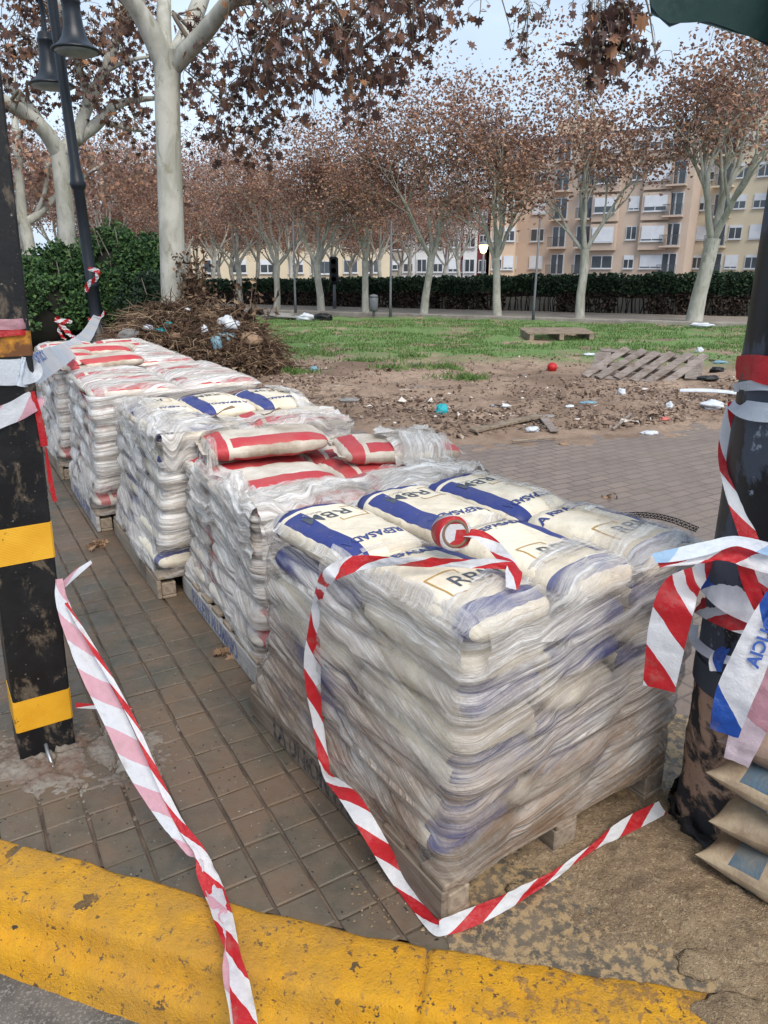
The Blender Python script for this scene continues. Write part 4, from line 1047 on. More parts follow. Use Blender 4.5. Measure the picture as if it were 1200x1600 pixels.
ribbon('barrier_tape', [(Y(1160, 870, 1.57), .03, .2), (Y(1172, 910, 1.585), .035, .1), (Y(1188, 950, 1.59), .03, .2)], M_tr, 'short red tape tail under the knot on the pillar', crumple=.004)
ribbon('barrier_tape', [(Y(1215, 930, 1.55), .05, .4), (Y(1190, 985, 1.54), .07, .3), (Y(1168, 1040, 1.53), .080, .1), (Y(1146, 1090, 1.52), .080, 0), (Y(1131, 1146, 1.52), .065, 0)], M_tb, 'blue and white tape end hanging in front of the pillar', crumple=.006, curl=.12, text=('POLICIA', .05, .03, -.012, .8, 1))
ribbon('barrier_tape', [(Y(1225, 1000, 1.62), .04, .2), (Y(1200, 1060, 1.61), .07, .1), (Y(1178, 1115, 1.60), .085, 0), (Y(1150, 1190, 1.60), .06, .1)], M_tp, 'faded pink tape end hanging behind the blue one by the pillar', crumple=.007, curl=.1)
ribbon('barrier_tape', [(CY(1135, 1012, .03), .02, .4), (CY(1120, 1030, .03), .035, .2), (CY(1118, 1048, .03), .03, .2)], M_tb, 'small scrap of blue tape stuck to the pillar collar', crumple=.006)
# tape on the left post
def post_wrap(label, rows_, w_, mat, ext=0):
    pts = [(on_post(px, py, .008), w_, 0) for px, py in rows_]
    p = on_post(*rows_[-1], .008); pts.append((p + du * .012 + dn * .03, w_ * .9, 0)); pts.append((p + du * .014 + dn * .16, w_ * .8, 0))
    ribbon('barrier_tape', pts, mat, label, crumple=.002, curl=.03)
post_wrap('pale pink tape band above the rusty yellow band on the left post', [(-40, 505), (0, 507), (20, 507), (34, 506)], .03, M_tp)
post_wrap('red tape band above the rusty yellow band on the left post', [(-40, 522), (0, 520), (20, 518), (35, 517)], .024, M_tr)
post_wrap('white tape band round the left post under the rusty band', [(-40, 580), (0, 582), (20, 582), (42, 580)], .075, M_tw)
post_wrap('pink and white tape slanting round the left post', [(-40, 670), (0, 652), (25, 642), (49, 628)], .06, M_tf)
ribbon('tape_strip', [(on_post(44, 612) + du * .012, .012, .3), (on_post(56, 660) + du * .012, .02, .2), (on_post(64, 698) + du * .01, .022, .2)], M_tr, 'narrow red tape strip down the right edge of the left post', crumple=.002)
ribbon('tape_strip', [(on_post(66, 700) + du * .01, .006, .3), (on_post(72, 750) + du * .012, .014, .2), (on_post(80, 785) + du * .012, .012, .2)], M_tr, 'small red tape end lower down the right edge of the left post', crumple=.002)
ribbon('barrier_tape', [(on_post(20, 580) + Vector((.02, 0, 0)), .085, 0), (Y(45, 580, 2.3), .09, 0), (Y(72, 566, 3.2), .11, .1), (Y(98, 552, 4.8), .13, .2), (Y(120, 538, 7.0), .14, .3), (Y(138, 520, 10), .15, .3), (Y(152, 494, 14.0), .14, .2)], M_tw, 'white tape with blue lettering strung from the left post to the lamp post', crumple=.006, curl=.1, text=('POLICIA LOCAL', .055, .3, -.03, 2.6, 1))
# black plastic mesh edge behind the nearest stack
M_net = simple('black_net', (.012, .012, .013), (.03, .03, .03), 40, .6)
g = MB(); pts = spline([tuple(G(970, 801, .80)), tuple(G(1010, 801, .81)), tuple(G(1050, 808, .80)), tuple(G(1092, 824, .78))], 7); P_ = [Vector(p) for p in pts]
for dz in (0, -.009, -.018): g.tube([p + Vector((.3 * dz, -dz * .2, dz)) for p in P_], .0014, 4)
for i in range(0, len(P_) - 1): g.tube([P_[i], P_[i + 1] + Vector((-.006, .004, -.018))], .0013, 4); g.tube([P_[i + 1], P_[i] + Vector((-.006, .004, -.018))], .0013, 4)
tag(g.build('plastic_mesh_strip', M_net, loc=P_[0]), 'strip of black plastic mesh along the far right edge of the nearest stack', 'plastic mesh')
# green canopy corner overhead
q = N('green_canvas'); v = q.pos()
c = q.mix(q.ramp(q.noise(v, 3, 5), [(.35, 0), (.65, 1)]), (.008, .028, .028), (.02, .055, .05)); c = q.mix(q.ramp(q.noise(v, 14, 6, .7), [(.5, 0), (.7, .5)]), c, (.05, .085, .08)); q.bump(q.noise(v, 30, 5), .3, .004); M_green = q.done(c, .6, .4)
edge = [(1000, -60), (1012, -8), (1018, 14), (1030, 30), (1046, 40), (1075, 39), (1108, 37), (1140, 48), (1170, 60), (1200, 71), (1250, 92), (1330, 125)]
can = empty('green_canopy', PC + Vector((0, 0, 0)), 0, 'corner of a dark green canvas canopy over the round pillar', 'canopy')
g = MB(); E0 = [Y(px, py, 1.75 + .0008 * (px - 1000)) for px, py in edge]; rows = []
for k in range(9):
    t = k / 8; rows.append([p + Vector((.10 * t, .55 * t ** 1.2, .30 * t + .02 * nz(i * .7, t * 3))) for i, p in enumerate(E0)])
g.grid(rows); g.grid([[p + Vector((0, 0, .004)) for p in E0], [p + Vector((.01, .0, .075 + .01 * nz(i, 2))) for i, p in enumerate(E0)], [p + Vector((.30, .10, .25)) for p in E0], [p + Vector((.55, .6, .45)) for p in E0]])
g.build('canvas', M_green, parent=can)
g = MB(); g.tube([PC + Vector((0, 0, 2.0)), PC + Vector((.05, 0, 2.75))], .03, 10); g.build('support_pole', M_bpil, parent=can)

# ================================================================== TREES
q = N('plane_bark'); v = q.obj(); vm = q.map(v, scale=(1, 1, .45))
c = q.mix(q.ramp(q.noise(vm, 3.2, 6, .6, .5), [(.42, 0), (.58, 1)]), (.33, .325, .28), (.46, .45, .40))
c = q.mix(q.ramp(q.noise(q.map(v, scale=(1, 1, .3), loc=(4, 1, 2)), 6, 7, .7, .6), [(.56, 0), (.62, .8)]), c, (.24, .235, .175))
c = q.mix(q.ramp(q.noise(q.map(v, scale=(1, 1, .8)), 15, 5, .7), [(.66, 0), (.70, .9)]), c, (.10, .085, .06)); q.bump(q.noise(vm, 20, 6, .7), .35, .01); M_bark = q.done(c, .85, .2)
q = N('twig_bark'); M_twig = q.done(q.mix(q.noise(q.obj(), 3, 4), (.13, .105, .085), (.25, .22, .18)), .9, .1)
M_leaf = leafmat('dry_plane_leaves', [(0, (.17, .105, .092)), (.35, (.29, .165, .130)), (.6, (.38, .215, .155)), (.85, (.48, .27, .175)), (1, (.60, .37, .23))])
M_leafn = leafmat('dry_leaves_near', [(0, (.08, .05, .048)), (.4, (.14, .082, .070)), (.75, (.21, .115, .085)), (1, (.36, .18, .09))], .6, .18)
STAR = [(0, -.38), (.10, -.20), (.38, -.30), (.30, -.08), (.52, .06), (.26, .12), (.30, .40), (.10, .28), (0, .60), (-.10, .28), (-.30, .40), (-.26, .12), (-.52, .06), (-.30, -.08), (-.38, -.30), (-.10, -.20)]
def star_leaf(g, p, s, rs, fold=.35):
    M = Matrix.Rotation(rs.uniform(0, 6.283), 3, 'Z') @ Matrix.Rotation(rs.gauss(1.35, .6), 3, 'X') @ Matrix.Rotation(rs.uniform(-.7, .7), 3, 'Y')
    c = rs.uniform(.1, fold)
    vs = [p + M @ Vector((x * s, -(y + .4) * s, abs(x) * s * c + .12 * s * math.sin(y * 3))) for x, y in STAR]
    g.add(vs, [tuple(range(0, 9)), (0, *range(8, 16))])
def quad_leaf(g, p, s, rs):
    a = Vector((rs.gauss(0, 1), rs.gauss(0, 1), rs.gauss(0, .8))).normalized(); b = a.orthogonal().normalized(); b.rotate(Matrix.Rotation(rs.uniform(0, 6.28), 3, a)); n_ = a.cross(b) * s * .25
    g.add([p - a * s * .5, p + b * s * .38 + n_, p + a * s * .55, p - b * s * .38 + n_], [(0, 1, 2), (0, 2, 3)])
def grow(gt, gl, p, d, ln, r, lev, rs, P):
    n_ = 5; pts = [p.copy()]; rad = [r]; dd = d.copy()
    for i in range(n_):
        dd = (dd + Vector((rs.gauss(0, .12), rs.gauss(0, .12), rs.gauss(P['up'][lev], .08)))).normalized()
        p = p + dd * (ln / n_); pts.append(p.copy()); rad.append(r * (1 - .62 * (i + 1) / n_))
    gt.tube(pts, rad, (8, 7, 5, 4, 3)[min(lev, 4)], cap=False)
    if lev >= 2:
        for _ in range(P['nl'][lev]):
            k = rs.uniform(1, n_); i = int(min(k, n_ - 1e-3)); q_ = pts[i].lerp(pts[i + 1], k - i) + Vector((rs.gauss(0, P['sp']), rs.gauss(0, P['sp']), rs.gauss(-.05, P['sp'])))
            quad_leaf(gl, q_, P['ls'] * rs.uniform(.6, 1.25), rs)
    if lev < P['max']:
        for c in range(P['ch'][lev]):
            t = rs.uniform(.35, 1) if c else 1; i = min(n_ - 1, int(t * n_)); q_ = pts[i].lerp(pts[i + 1], t * n_ - i) if i < n_ else pts[-1]
            an = rs.uniform(0, 6.283); tilt = rs.uniform(*P['tl'][lev]); o = dd.orthogonal().normalized(); o.rotate(Matrix.Rotation(an, 3, dd))
            nd = (dd * math.cos(tilt) + o * math.sin(tilt)).normalized()
            grow(gt, gl, q_, nd, ln * rs.uniform(*P['ls_']), rad[i] * .62, lev + 1, rs, P)
def tree_proto(seed, H, fork, lean=0, label='', spread=1.0, leafs=1.0, nlimb=5, rad_=.135):
    rs = random.Random(seed); root = empty('plane_tree', (0, 0, 0), 0, label, 'tree', 'plane trees in the far row')
    gt = MB(); gl = MB()
    top = Vector((lean * fork, 0, fork)); r0 = rad_
    pts = [Vector((0, 0, -.1)), Vector((0, 0, .02)), Vector((lean * fork * .3, .02, fork * .35)), Vector((lean * fork * .7, -.02, fork * .7)), top]
    gt.tube(pts, [r0 * 1.25, r0 * 1.12, r0 * .95, r0 * .88, r0 * .95], 12, cap=False)
    P = dict(up=(.14, .09, .03, -.02, -.08), nl=(0, 0, int(8 * leafs), int(10 * leafs), int(7 * leafs)), sp=.20, ls=.108, max=4, ch=(4, 4, 4, 2, 0), tl=((.3, .65), (.35, .85), (.4, 1.0), (.5, 1.2), (0, 1)), ls_=(.58, .76))
    for k in range(nlimb):
        a = 2 * math.pi * (k + rs.uniform(-.2, .2)) / nlimb; t = rs.uniform(.28, .74) * spread if k else .06
        d = Vector((math.sin(t) * math.cos(a), math.sin(t) * math.sin(a), math.cos(t)))
        grow(gt, gl, top - Vector((0, 0, .1)), d, (H - fork) * rs.uniform(.40, .52) * (1.25 if k == 0 else 1), r0 * rs.uniform(.42, .62), 0, rs, P)
    gt.build('trunk', M_bark, parent=root); gl.build('crown', M_leaf, parent=root)
    return root
TP = [tree_proto(21, 7.2, 2.15, .12, '', 1.0, 1.0), tree_proto(33, 7.0, 2.1, .0, '', .95, 1.05, 4), tree_proto(47, 7.0, 2.0, .10, '', 1.05, .95), tree_proto(58, 7.4, 2.2, .10, '', 1.05, 1.0, 5, .20)]
ROW = [((1083, 509), 3, 1.0, 1.05, 0, 'tallest plane tree of the far row, pale forked trunk just left of the round pillar'), ((905, 503), 1, .93, 1.0, 1.1, 'plane tree in front of the salmon flats, second from the round pillar'),
       ((777, 500), 2, .87, .95, 2.2, 'plane tree beside the lit street lamp, third from the round pillar'), ((662, 497), 0, .84, .92, 0.4, 'leaning plane tree in front of the red and white houses'),
       ((571, 494), 1, .80, .85, 3.0, 'slim plane tree in the middle of the far row'), ((502, 491), 2, .78, .95, 4.2, 'plane tree beside the traffic signal'), ((433, 488), 0, .72, .85, 5.2, 'small plane tree in front of the cream block'), ((376, 482), 1, .74, .9, 2.0, 'plane tree rising behind the right side of the waste heap')]
usedt = set()
def set_tree(k, loc, rz, s, label, group):
    if k not in usedt: usedt.add(k); r = TP[k]; r.location = loc; r.rotation_euler = (0, 0, rz); r.scale = s; r['label'] = label; r['group'] = group; return r
    return copy_tree(TP[k], loc, rz, s, label, group)
for (px, py), k, hs_, ws, rz, lb in ROW:
    p = G(px, py); set_tree(k, (p.x, p.y, .09), rz, (ws, ws, hs_), lb, 'plane trees in the far row')
# second line of trees further off, left half of the view
BT = [(330, 42, 0, 1.0), (290, 38, 1, .95), (240, 44, 2, 1.1), (185, 40, 0, 1.05), (135, 46, 1, 1.1), (400, 46, 2, .95), (455, 44, 1, .95), (525, 47, 0, .95), (595, 46, 2, 1.0), (640, 50, 1, 1.0), (90, 50, 2, 1.2), (40, 44, 0, 1.15), (720, 48, 0, .95)]
BT2 = [(265, 52), (310, 55), (365, 54), (425, 57), (490, 55), (550, 58), (620, 60), (210, 52), (345, 62), (460, 64), (580, 62), (160, 50), (690, 60)]
for i, (px, y, k, s) in enumerate(BT):
    p = Y(px, 440, y); nb = ['behind the cypress-dark hedge', 'beyond the green bushes', 'far beyond the lamp post'][0 if px > 330 else (1 if px > 170 else 2)]
    copy_tree(TP[k], (p.x, y, 0), i * 1.3, (s, s, s * .95), 'distant brown-leaved tree, number %s from the left in the back line' % ['one', 'two', 'three', 'four', 'five', 'six', 'seven', 'eight', 'nine', 'ten', 'eleven', 'twelve', 'thirteen'][sorted(b[0] for b in BT).index(px)], 'brown trees beyond the far row')

for i, (px, y) in enumerate(BT2):
    p = Y(px, 440, y); copy_tree(TP[i % 3], (p.x, y, 0), i * 2.1, (1.15, 1.15, .74), 'low brown tree in the hindmost line, number %s from the left' % ['one', 'two', 'three', 'four', 'five', 'six', 'seven', 'eight', 'nine', 'ten', 'eleven', 'twelve', 'thirteen'][sorted(b[0] for b in BT2).index(px)], 'brown trees beyond the far row')
# big trees at the left, limbs laid out after the photograph
def big_tree(name_label, trunk, limbs, blobs, seed, nleaf, leafsize, extra=(), mat=None, upper=None, sprays=()):
    rs = random.Random(seed); base = trunk[0][0]
    root = empty('plane_tree', (base.x, base.y, 0), 0, name_label, 'tree', 'big plane trees at the left')
    gt = MB(); gl = MB(); gw = MB(); gb = MB()
    sp = spline([(p.x, p.y, p.z, r) for p, r in trunk], 6); gt.tube([q_[:3] for q_ in sp], [q_[3] for q_ in sp], 20, cap=False)
    nodes = []
    for lb in limbs:
        sp = spline([(p.x, p.y, p.z, r) for p, r in lb], 6); gt.tube([q_[:3] for q_ in sp], [q_[3] for q_ in sp], 12, cap=True)
        nodes += [(Vector(q_[:3]), q_[3]) for q_ in sp[6:]]
    bn = []
    for (px, py, rx, ry, y, n_) in blobs:
        c = Y(px, py, y); sx = rx / FPX * y; sz = ry / FPX * y; src = min(nodes + bn, key=lambda nd: (nd[0] - c).length + (0 if nd[0].z > c.z - .5 else .8)); s0, r0 = src
        mid = (s0 + c) / 2 + Vector((rs.gauss(0, .25), rs.gauss(0, .25), .35)); r0 = min(r0 * .55, .045)
        pts = [Vector(t[:3]) for t in spline([tuple(s0), tuple(mid), tuple(c)], 6)]; gw.tube(pts, [r0 * (1 - .7 * i / (len(pts) - 1)) for i in range(len(pts))], 6, cap=False)
        bn += [(p_, .03) for p_ in pts[6:]]
        for t in range(max(2, int(n_ * .52))):
            while 1:
                o = Vector((rs.uniform(-1, 1), rs.uniform(-1, 1), rs.uniform(-1, 1)))
                if o.length < 1: break
            e = c + Vector((o.x * sx, o.y * (sx + sz) * .8, o.z * sz)); a = pts[rs.randrange(4, len(pts))].lerp(e, rs.uniform(0, .35))
            dr = Vector((rs.gauss(0, .1), rs.gauss(0, .1), -rs.uniform(.02, .3))); m_ = a.lerp(e, .55) + Vector((rs.gauss(0, .08), rs.gauss(0, .08), .16)); tip = e + dr
            tp = [Vector(t_[:3]) for t_ in spline([tuple(a), tuple(m_), tuple(e), tuple(tip)], 4)]; gw.tube(tp, [.009 * (1 - .75 * i / (len(tp) - 1)) for i in range(len(tp))], 3, cap=False)
            for _ in range(nleaf):
                k = rs.randrange(3, len(tp)); star_leaf(gl, tp[k] + Vector((rs.gauss(0, .07), rs.gauss(0, .07), rs.gauss(-.03, .06))), leafsize * rs.uniform(.55, 1.25), rs)
            if rs.random() < .35:
                b_ = tip + Vector((rs.gauss(0, .05), rs.gauss(0, .05), -.1)); gw.tube([tip, b_], .003, 3); gb.lathe([(.002, -.018), (.014, -.012), (.019, 0), (.014, .012), (.002, .018)], 6, b_)
    gw.v and None
    _b = len(gw.v); gw.v += gb.v; gw.f += [tuple(i + _b for i in f) for f in gb.f]; gw.m += gb.m; gw.sm += gb.sm; gb = MB()
    gt.build('trunk', M_bark, parent=root); gw.build('branches', M_twig, parent=root); gl.build('crown', mat or M_leafn, parent=root)
    if gb.v: gb.build('seed_balls', M_twig, parent=root)
    return root
def T(L_, y): return [(Y(px, py, y + dy), r) for px, py, dy, r in L_]
y1 = 12.5
tr = T([(277, 565, 0, .235), (275, 520, 0, .215), (271, 440, 0, .20), (266, 300, 0, .19), (262, 180, 0, .185), (262, 120, 0, .19), (262, 80, 0, .21)], y1); tr[0] = (Vector((tr[0][0].x, tr[0][0].y, -.1)), .25)
big_tree('big plane tree with a smooth pale trunk behind the heap of dead branches', tr,
    [T([(258, 105, 0, .16), (238, 55, -.1, .16), (210, 8, -.3, .13), (150, -70, -.8, .10), (80, -150, -1.2, .06)], y1), T([(258, 95, .05, .12), (256, 40, .2, .11), (256, -20, .4, .1), (250, -160, .8, .06)], y1),
     T([(264, 112, .04, .14), (276, 85, .1, .14), (290, 60, .3, .13), (312, 5, .6, .12), (345, -80, 1.0, .09), (420, -160, 1.4, .06)], y1), T([(264, 116, .02, .12), (284, 88, -.1, .13), (320, 50, -.4, .12), (360, 0, -.8, .10), (420, -60, -1.3, .085), (540, -140, -2.2, .05)], y1),
     T([(352, 8, -.7, .05), (400, -6, -.9, .04), (430, 20, -1.1, .03)], y1)],
    [(325, 75, 45, 60, 12.5, 26), (395, 60, 60, 60, 12.0, 44), (470, 50, 60, 55, 11.5, 48), (540, 50, 50, 55, 11, 44), (600, 25, 50, 40, 10.5, 34), (655, 20, 40, 35, 10, 22), (700, -8, 30, 20, 9.5, 10), (395, 140, 55, 45, 12.5, 30), (350, 165, 45, 50, 13, 26), (335, 225, 45, 28, 13, 15), (390, 215, 40, 26, 12.5, 13), (440, 105, 45, 40, 12, 26),
     (480, 115, 40, 40, 11.5, 22), (560, 130, 38, 42, 11, 24), (520, 95, 30, 40, 11, 14), (600, 95, 30, 34, 10.5, 13), (645, 70, 22, 30, 10, 8), (575, 175, 16, 14, 11, 5), (490, 165, 25, 15, 11.5, 6), (425, 170, 22, 20, 12, 6), (415, 235, 14, 12, 12.3, 3), (310, 120, 25, 40, 13.5, 12), (200, 30, 45, 40, 12.5, 18), (450, -20, 60, 40, 12, 18), (600, -30, 60, 30, 11, 14)],
    5, 8, .135)
y2 = 18.
tr = T([(112, 560, 0, .22), (108, 430, 0, .195), (103, 340, 0, .185), (96, 270, 0, .18), (92, 225, 0, .22)], y2); tr[0] = (Vector((tr[0][0].x, tr[0][0].y, -.1)), .3)
big_tree('plane tree with spreading pale limbs standing behind the green bushes, left of the lamp post', tr,
    [T([(92, 240, 0, .19), (70, 205, -.3, .17), (35, 175, -.6, .16), (0, 155, -1, .13), (-60, 120, -1.6, .1)], y2), T([(70, 205, -.2, .12), (45, 165, .2, .11), (10, 130, .6, .09), (-40, 60, 1, .06)], y2), T([(96, 238, 0, .17), (125, 212, .2, .15), (150, 195, .5, .13), (180, 165, .8, .10), (225, 155, 1.2, .06), (300, 150, 1.6, .035)], y2),
     T([(118, 222, 0, .13), (135, 170, .4, .13), (160, 118, .7, .12), (182, 60, 1, .10), (192, 0, 1.4, .08), (200, -60, 1.8, .06)], y2), T([(137, 165, .3, .07), (128, 125, .2, .06), (110, 70, 0, .05), (90, 0, -.3, .04)], y2), T([(163, 112, .7, .06), (200, 95, .9, .045), (240, 88, 1.2, .03)], y2), T([(165, 190, .6, .06), (195, 200, .4, .05), (225, 205, .2, .03)], y2)],
    [(20, 60, 60, 60, 18, 60), (80, 40, 60, 55, 18.5, 60), (140, 60, 50, 60, 18, 56), (30, 110, 50, 40, 17.5, 40), (200, 90, 45, 50, 18.5, 44), (215, 30, 40, 45, 19, 36), (110, 110, 45, 35, 18.5, 34), (160, 140, 45, 30, 18, 26), (215, 150, 40, 40, 19, 32), (60, 150, 40, 22, 18, 16), (120, 160, 30, 25, 19, 14), (225, 205, 38, 28, 18.5, 22), (180, 200, 30, 20, 18, 12), (300, 160, 30, 25, 18.5, 14), (20, 185, 30, 20, 17, 10), (-20, 90, 40, 60, 17.5, 24), (60, -10, 90, 30, 18, 30), (180, -10, 60, 30, 18, 20)],
    6, 8, .15)
y3 = 24.
tr = T([(56, 560, 0, .2), (52, 430, 0, .18), (46, 385, 0, .17), (36, 342, 0, .19)], y3); tr[0] = (Vector((tr[0][0].x, tr[0][0].y, -.1)), .26)
big_tree('smaller plane tree at the far left, its forked trunk half hidden by the bushes', tr,
    [T([(36, 350, 0, .15), (32, 300, .2, .14), (28, 250, .4, .12), (24, 200, .7, .1), (22, 120, 1, .06)], y3), T([(36, 350, 0, .13), (10, 330, -.4, .12), (-30, 300, -.8, .09)], y3), T([(40, 348, 0, .13), (60, 335, .2, .12), (85, 310, .5, .1), (120, 285, .9, .07), (170, 250, 1.4, .04)], y3), T([(55, 338, .2, .07), (70, 300, .1, .06), (75, 255, 0, .05)], y3)],
    [(40, 250, 40, 35, 24, 40), (90, 270, 45, 30, 24, 36), (10, 290, 35, 35, 24, 30), (140, 250, 45, 25, 24.5, 30), (190, 245, 40, 22, 25, 26), (60, 310, 40, 22, 24.5, 20), (215, 285, 35, 25, 25, 24), (165, 300, 40, 22, 25, 18), (20, 215, 40, 25, 24, 24), (110, 220, 40, 22, 24, 20), (240, 250, 30, 25, 25, 16), (300, 300, 35, 25, 26, 16)],
    8, 9, .16, mat=M_leaf)
# sprays hanging from a limb above the frame
def sprays(label, starts, seed, lsz, nleaf):
    rs = random.Random(seed); gw = MB(); gl = MB(); gb = MB(); base = starts[0][0]
    root = empty('hanging_branch', base, 0, label, 'branch', 'branches hanging into the top of the view')
    gw.tube([starts[0][0] + Vector((-1.0, .2, .5)), starts[0][0] + Vector((-.1, 0, .12)), starts[-1][0] + Vector((.1, 0, .1))], [.035, .03, .015], 6)
    for a, e, n_ in starts:
        m_ = a.lerp(e, .4) + Vector((rs.gauss(0, .05), 0, .05)); tp = [Vector(t_[:3]) for t_ in spline([tuple(a), tuple(m_), tuple(e)], 7)]
        gw.tube(tp, [.008 - .005 * i / (len(tp) - 1) for i in range(len(tp))], 5)
        for _ in range(n_):
            t = rs.uniform(.25, 1) ** .6; k = min(len(tp) - 1, int(t * len(tp))); o = tp[k] + Vector((rs.gauss(0, .045), rs.gauss(0, .05), rs.gauss(-.02, .03)))
            gw.tube([tp[k], tp[k].lerp(o, .5) + Vector((0, 0, .015)), o], .002, 3, cap=False)
            if rs.random() < .55: star_leaf(gl, o, lsz * rs.uniform(.45, 1.2), rs)
            else:
                b_ = o + Vector((rs.gauss(0, .01), 0, -.05)); gw.tube([o, b_], .0018, 3, cap=False); gb.lathe([(.001, -.010), (.008, -.007), (.011, 0), (.008, .007), (.001, .010)], 7, b_)
    _b = len(gw.v); gw.v += gb.v; gw.f += [tuple(i + _b for i in f) for f in gb.f]; gw.m += gb.m; gw.sm += gb.sm; gb = MB()
    gw.build('branches', M_twig, parent=root); gl.build('leaves', M_leafn, parent=root)
    if gb.v: gb.build('seed_balls', M_twig, parent=root)
y_ = 6.5
sprays('thin branch with seed balls hanging from the top edge, middle of the sky', [(Y(752, -25, y_), Y(750, 22, y_), 5), (Y(770, -30, y_), Y(800, 56, y_), 4), (Y(800, -30, y_), Y(808, 88, y_), 16), (Y(812, -30, y_), Y(822, 82, y_), 22), (Y(845, -30, y_), Y(832, 34, y_), 10), (Y(858, -30, y_), Y(857, 12, y_), 9), (Y(890, -30, y_), Y(888, 14, y_), 2)], 3, .085, 9)
y_ = 5.0
sprays('dense cluster of brown leaves hanging beside the green canopy', [(Y(925, -30, y_), Y(922, 70, y_), 40), (Y(940, -30, y_), Y(932, 125, y_), 60), (Y(955, -30, y_), Y(950, 100, y_), 50), (Y(968, -30, y_), Y(970, 75, y_), 44), (Y(985, -30, y_), Y(992, 60, y_), 24), (Y(1000, -30, y_), Y(1003, 95, y_), 34), (Y(935, 60, y_), Y(897, 112, y_), 14), (Y(1000, -20, y_), Y(1025, 95, y_), 12)], 4, .105, 9)

# ---- leafy bushes
M_bush = leafmat('bush_leaves', [(0, (.022, .055, .026)), (.4, (.045, .10, .038)), (.75, (.08, .16, .048)), (1, (.13, .22, .07))], .55, .2)
M_bushd = leafmat('dark_hedge_leaves', [(0, (.012, .028, .018)), (.5, (.026, .055, .030)), (1, (.06, .10, .045))], .65, .1)
M_deadtw = leafmat('dead_hedge_twigs', [(0, (.022, .018, .016)), (.6, (.045, .032, .026)), (1, (.12, .085, .065))], .9, 0)
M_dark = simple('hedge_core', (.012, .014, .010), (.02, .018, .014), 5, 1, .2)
def bush(label, c, sx, sy, sz, n_, ls, seed, mat):
    rs = random.Random(seed); root = empty('leafy_bush', (c[0], c[1], 0), 0, label, 'bush', 'green bushes at the left'); gl = MB(); gw = MB()
    for i in range(26):
        a = rs.uniform(0, 6.28); e = Vector((c[0] + sx * .8 * math.cos(a) * rs.random(), c[1] + sy * .8 * math.sin(a) * rs.random(), sz * rs.uniform(.6, 1.0)))
        b = Vector((c[0] + rs.gauss(0, sx * .2), c[1] + rs.gauss(0, sy * .2), 0)); gw.tube([b, b.lerp(e, .5) + Vector((rs.gauss(0, .1), rs.gauss(0, .1), 0)), e], [.03, .02, .006], 5)
    for i in range(n_):
        th = rs.uniform(0, 6.283); ph = math.acos(rs.uniform(-.15, 1)); rr = 1 - abs(rs.gauss(0, .16))
        d = Vector((math.sin(ph) * math.cos(th), math.sin(ph) * math.sin(th), math.cos(ph)))
        lump = 1 + .22 * noise.noise(d * 2.1 + Vector((seed, 0, 0))) + .14 * noise.noise(d * 5 + Vector((seed, 5, 0))) + .06 * noise.noise(d * 11)
        p = Vector((c[0] + d.x * sx * rr * lump, c[1] + d.y * sy * rr * lump, max(.05, .35 * sz + d.z * .65 * sz * rr * lump)))
        if noise.noise(p * 2.2) < -.32: continue
        quad_leaf(gl, p, ls * rs.uniform(.6, 1.4), rs)
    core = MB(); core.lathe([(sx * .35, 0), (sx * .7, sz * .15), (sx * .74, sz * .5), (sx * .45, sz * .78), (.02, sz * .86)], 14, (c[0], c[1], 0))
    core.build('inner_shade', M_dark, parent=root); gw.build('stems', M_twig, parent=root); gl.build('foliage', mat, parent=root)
for i, (px, y, w_, h_, m, lb, n_) in enumerate(((62, 15.5, 1.15, 1.75, M_bush, 'dark green bush next to the taped post', 9000), (112, 16.2, 1.1, 2.05, M_bush, 'bright green bush left of the lamp post', 10000), (205, 16.5, 1.35, 2.35, M_bush, 'tall green bush between the lamp post and the big pale trunk', 14000),
        (165, 15.6, .8, 1.45, M_bush, 'low bush right behind the lamp post foot', 7000), (240, 15.2, .75, 1.5, M_bushd, 'dark bush against the big pale trunk', 6000), (28, 17.5, 1.2, 1.7, M_bushd, 'dark bush at the left edge behind the taped post', 6000))):
    p = Y(px, 480, y); bush(lb, (p.x, y), w_, w_ * .9, h_, n_, .085, 50 + i, m)
# far hedge with the wall showing between its stems
hb = L0 + ln * 4.0 + ld * -8; he = L1 + ln * 4.0 + ld * 10; hL = (he - hb).length; rs = random.Random(9)
M_wall = simple('pale_wall', (.42, .41, .37), (.27, .26, .23), 1.6, .9, .3, coord='pos')
g = MB(); rows = []
for t in range(60):
    p = hb.lerp(he, t / 59) + ln * .7; rows.append([p, p + Vector((0, 0, .68)), p + Vector((0, 0, .70)) + ln * .02, p + Vector((0, 0, .70)) + ln * .2, p + ln * .2])
g.grid(rows, smooth=False); tag(g.build('garden_wall', M_wall, loc=hb), 'low pale wall behind the dark clipped hedge', 'wall')
hedge = empty('clipped_hedge', hb, 0, 'long dark hedge, green on top and bare brown below, along the far path', 'hedge')
g1 = MB(); g2 = MB(); g3 = MB()
def hz_(t): return 1.55 - .62 * t + .10 * nz(t * 40, 2) + .05 * nz(t * 130, 5)
gaps = [(.338, .015), (.43, .02), (.455, .012)]
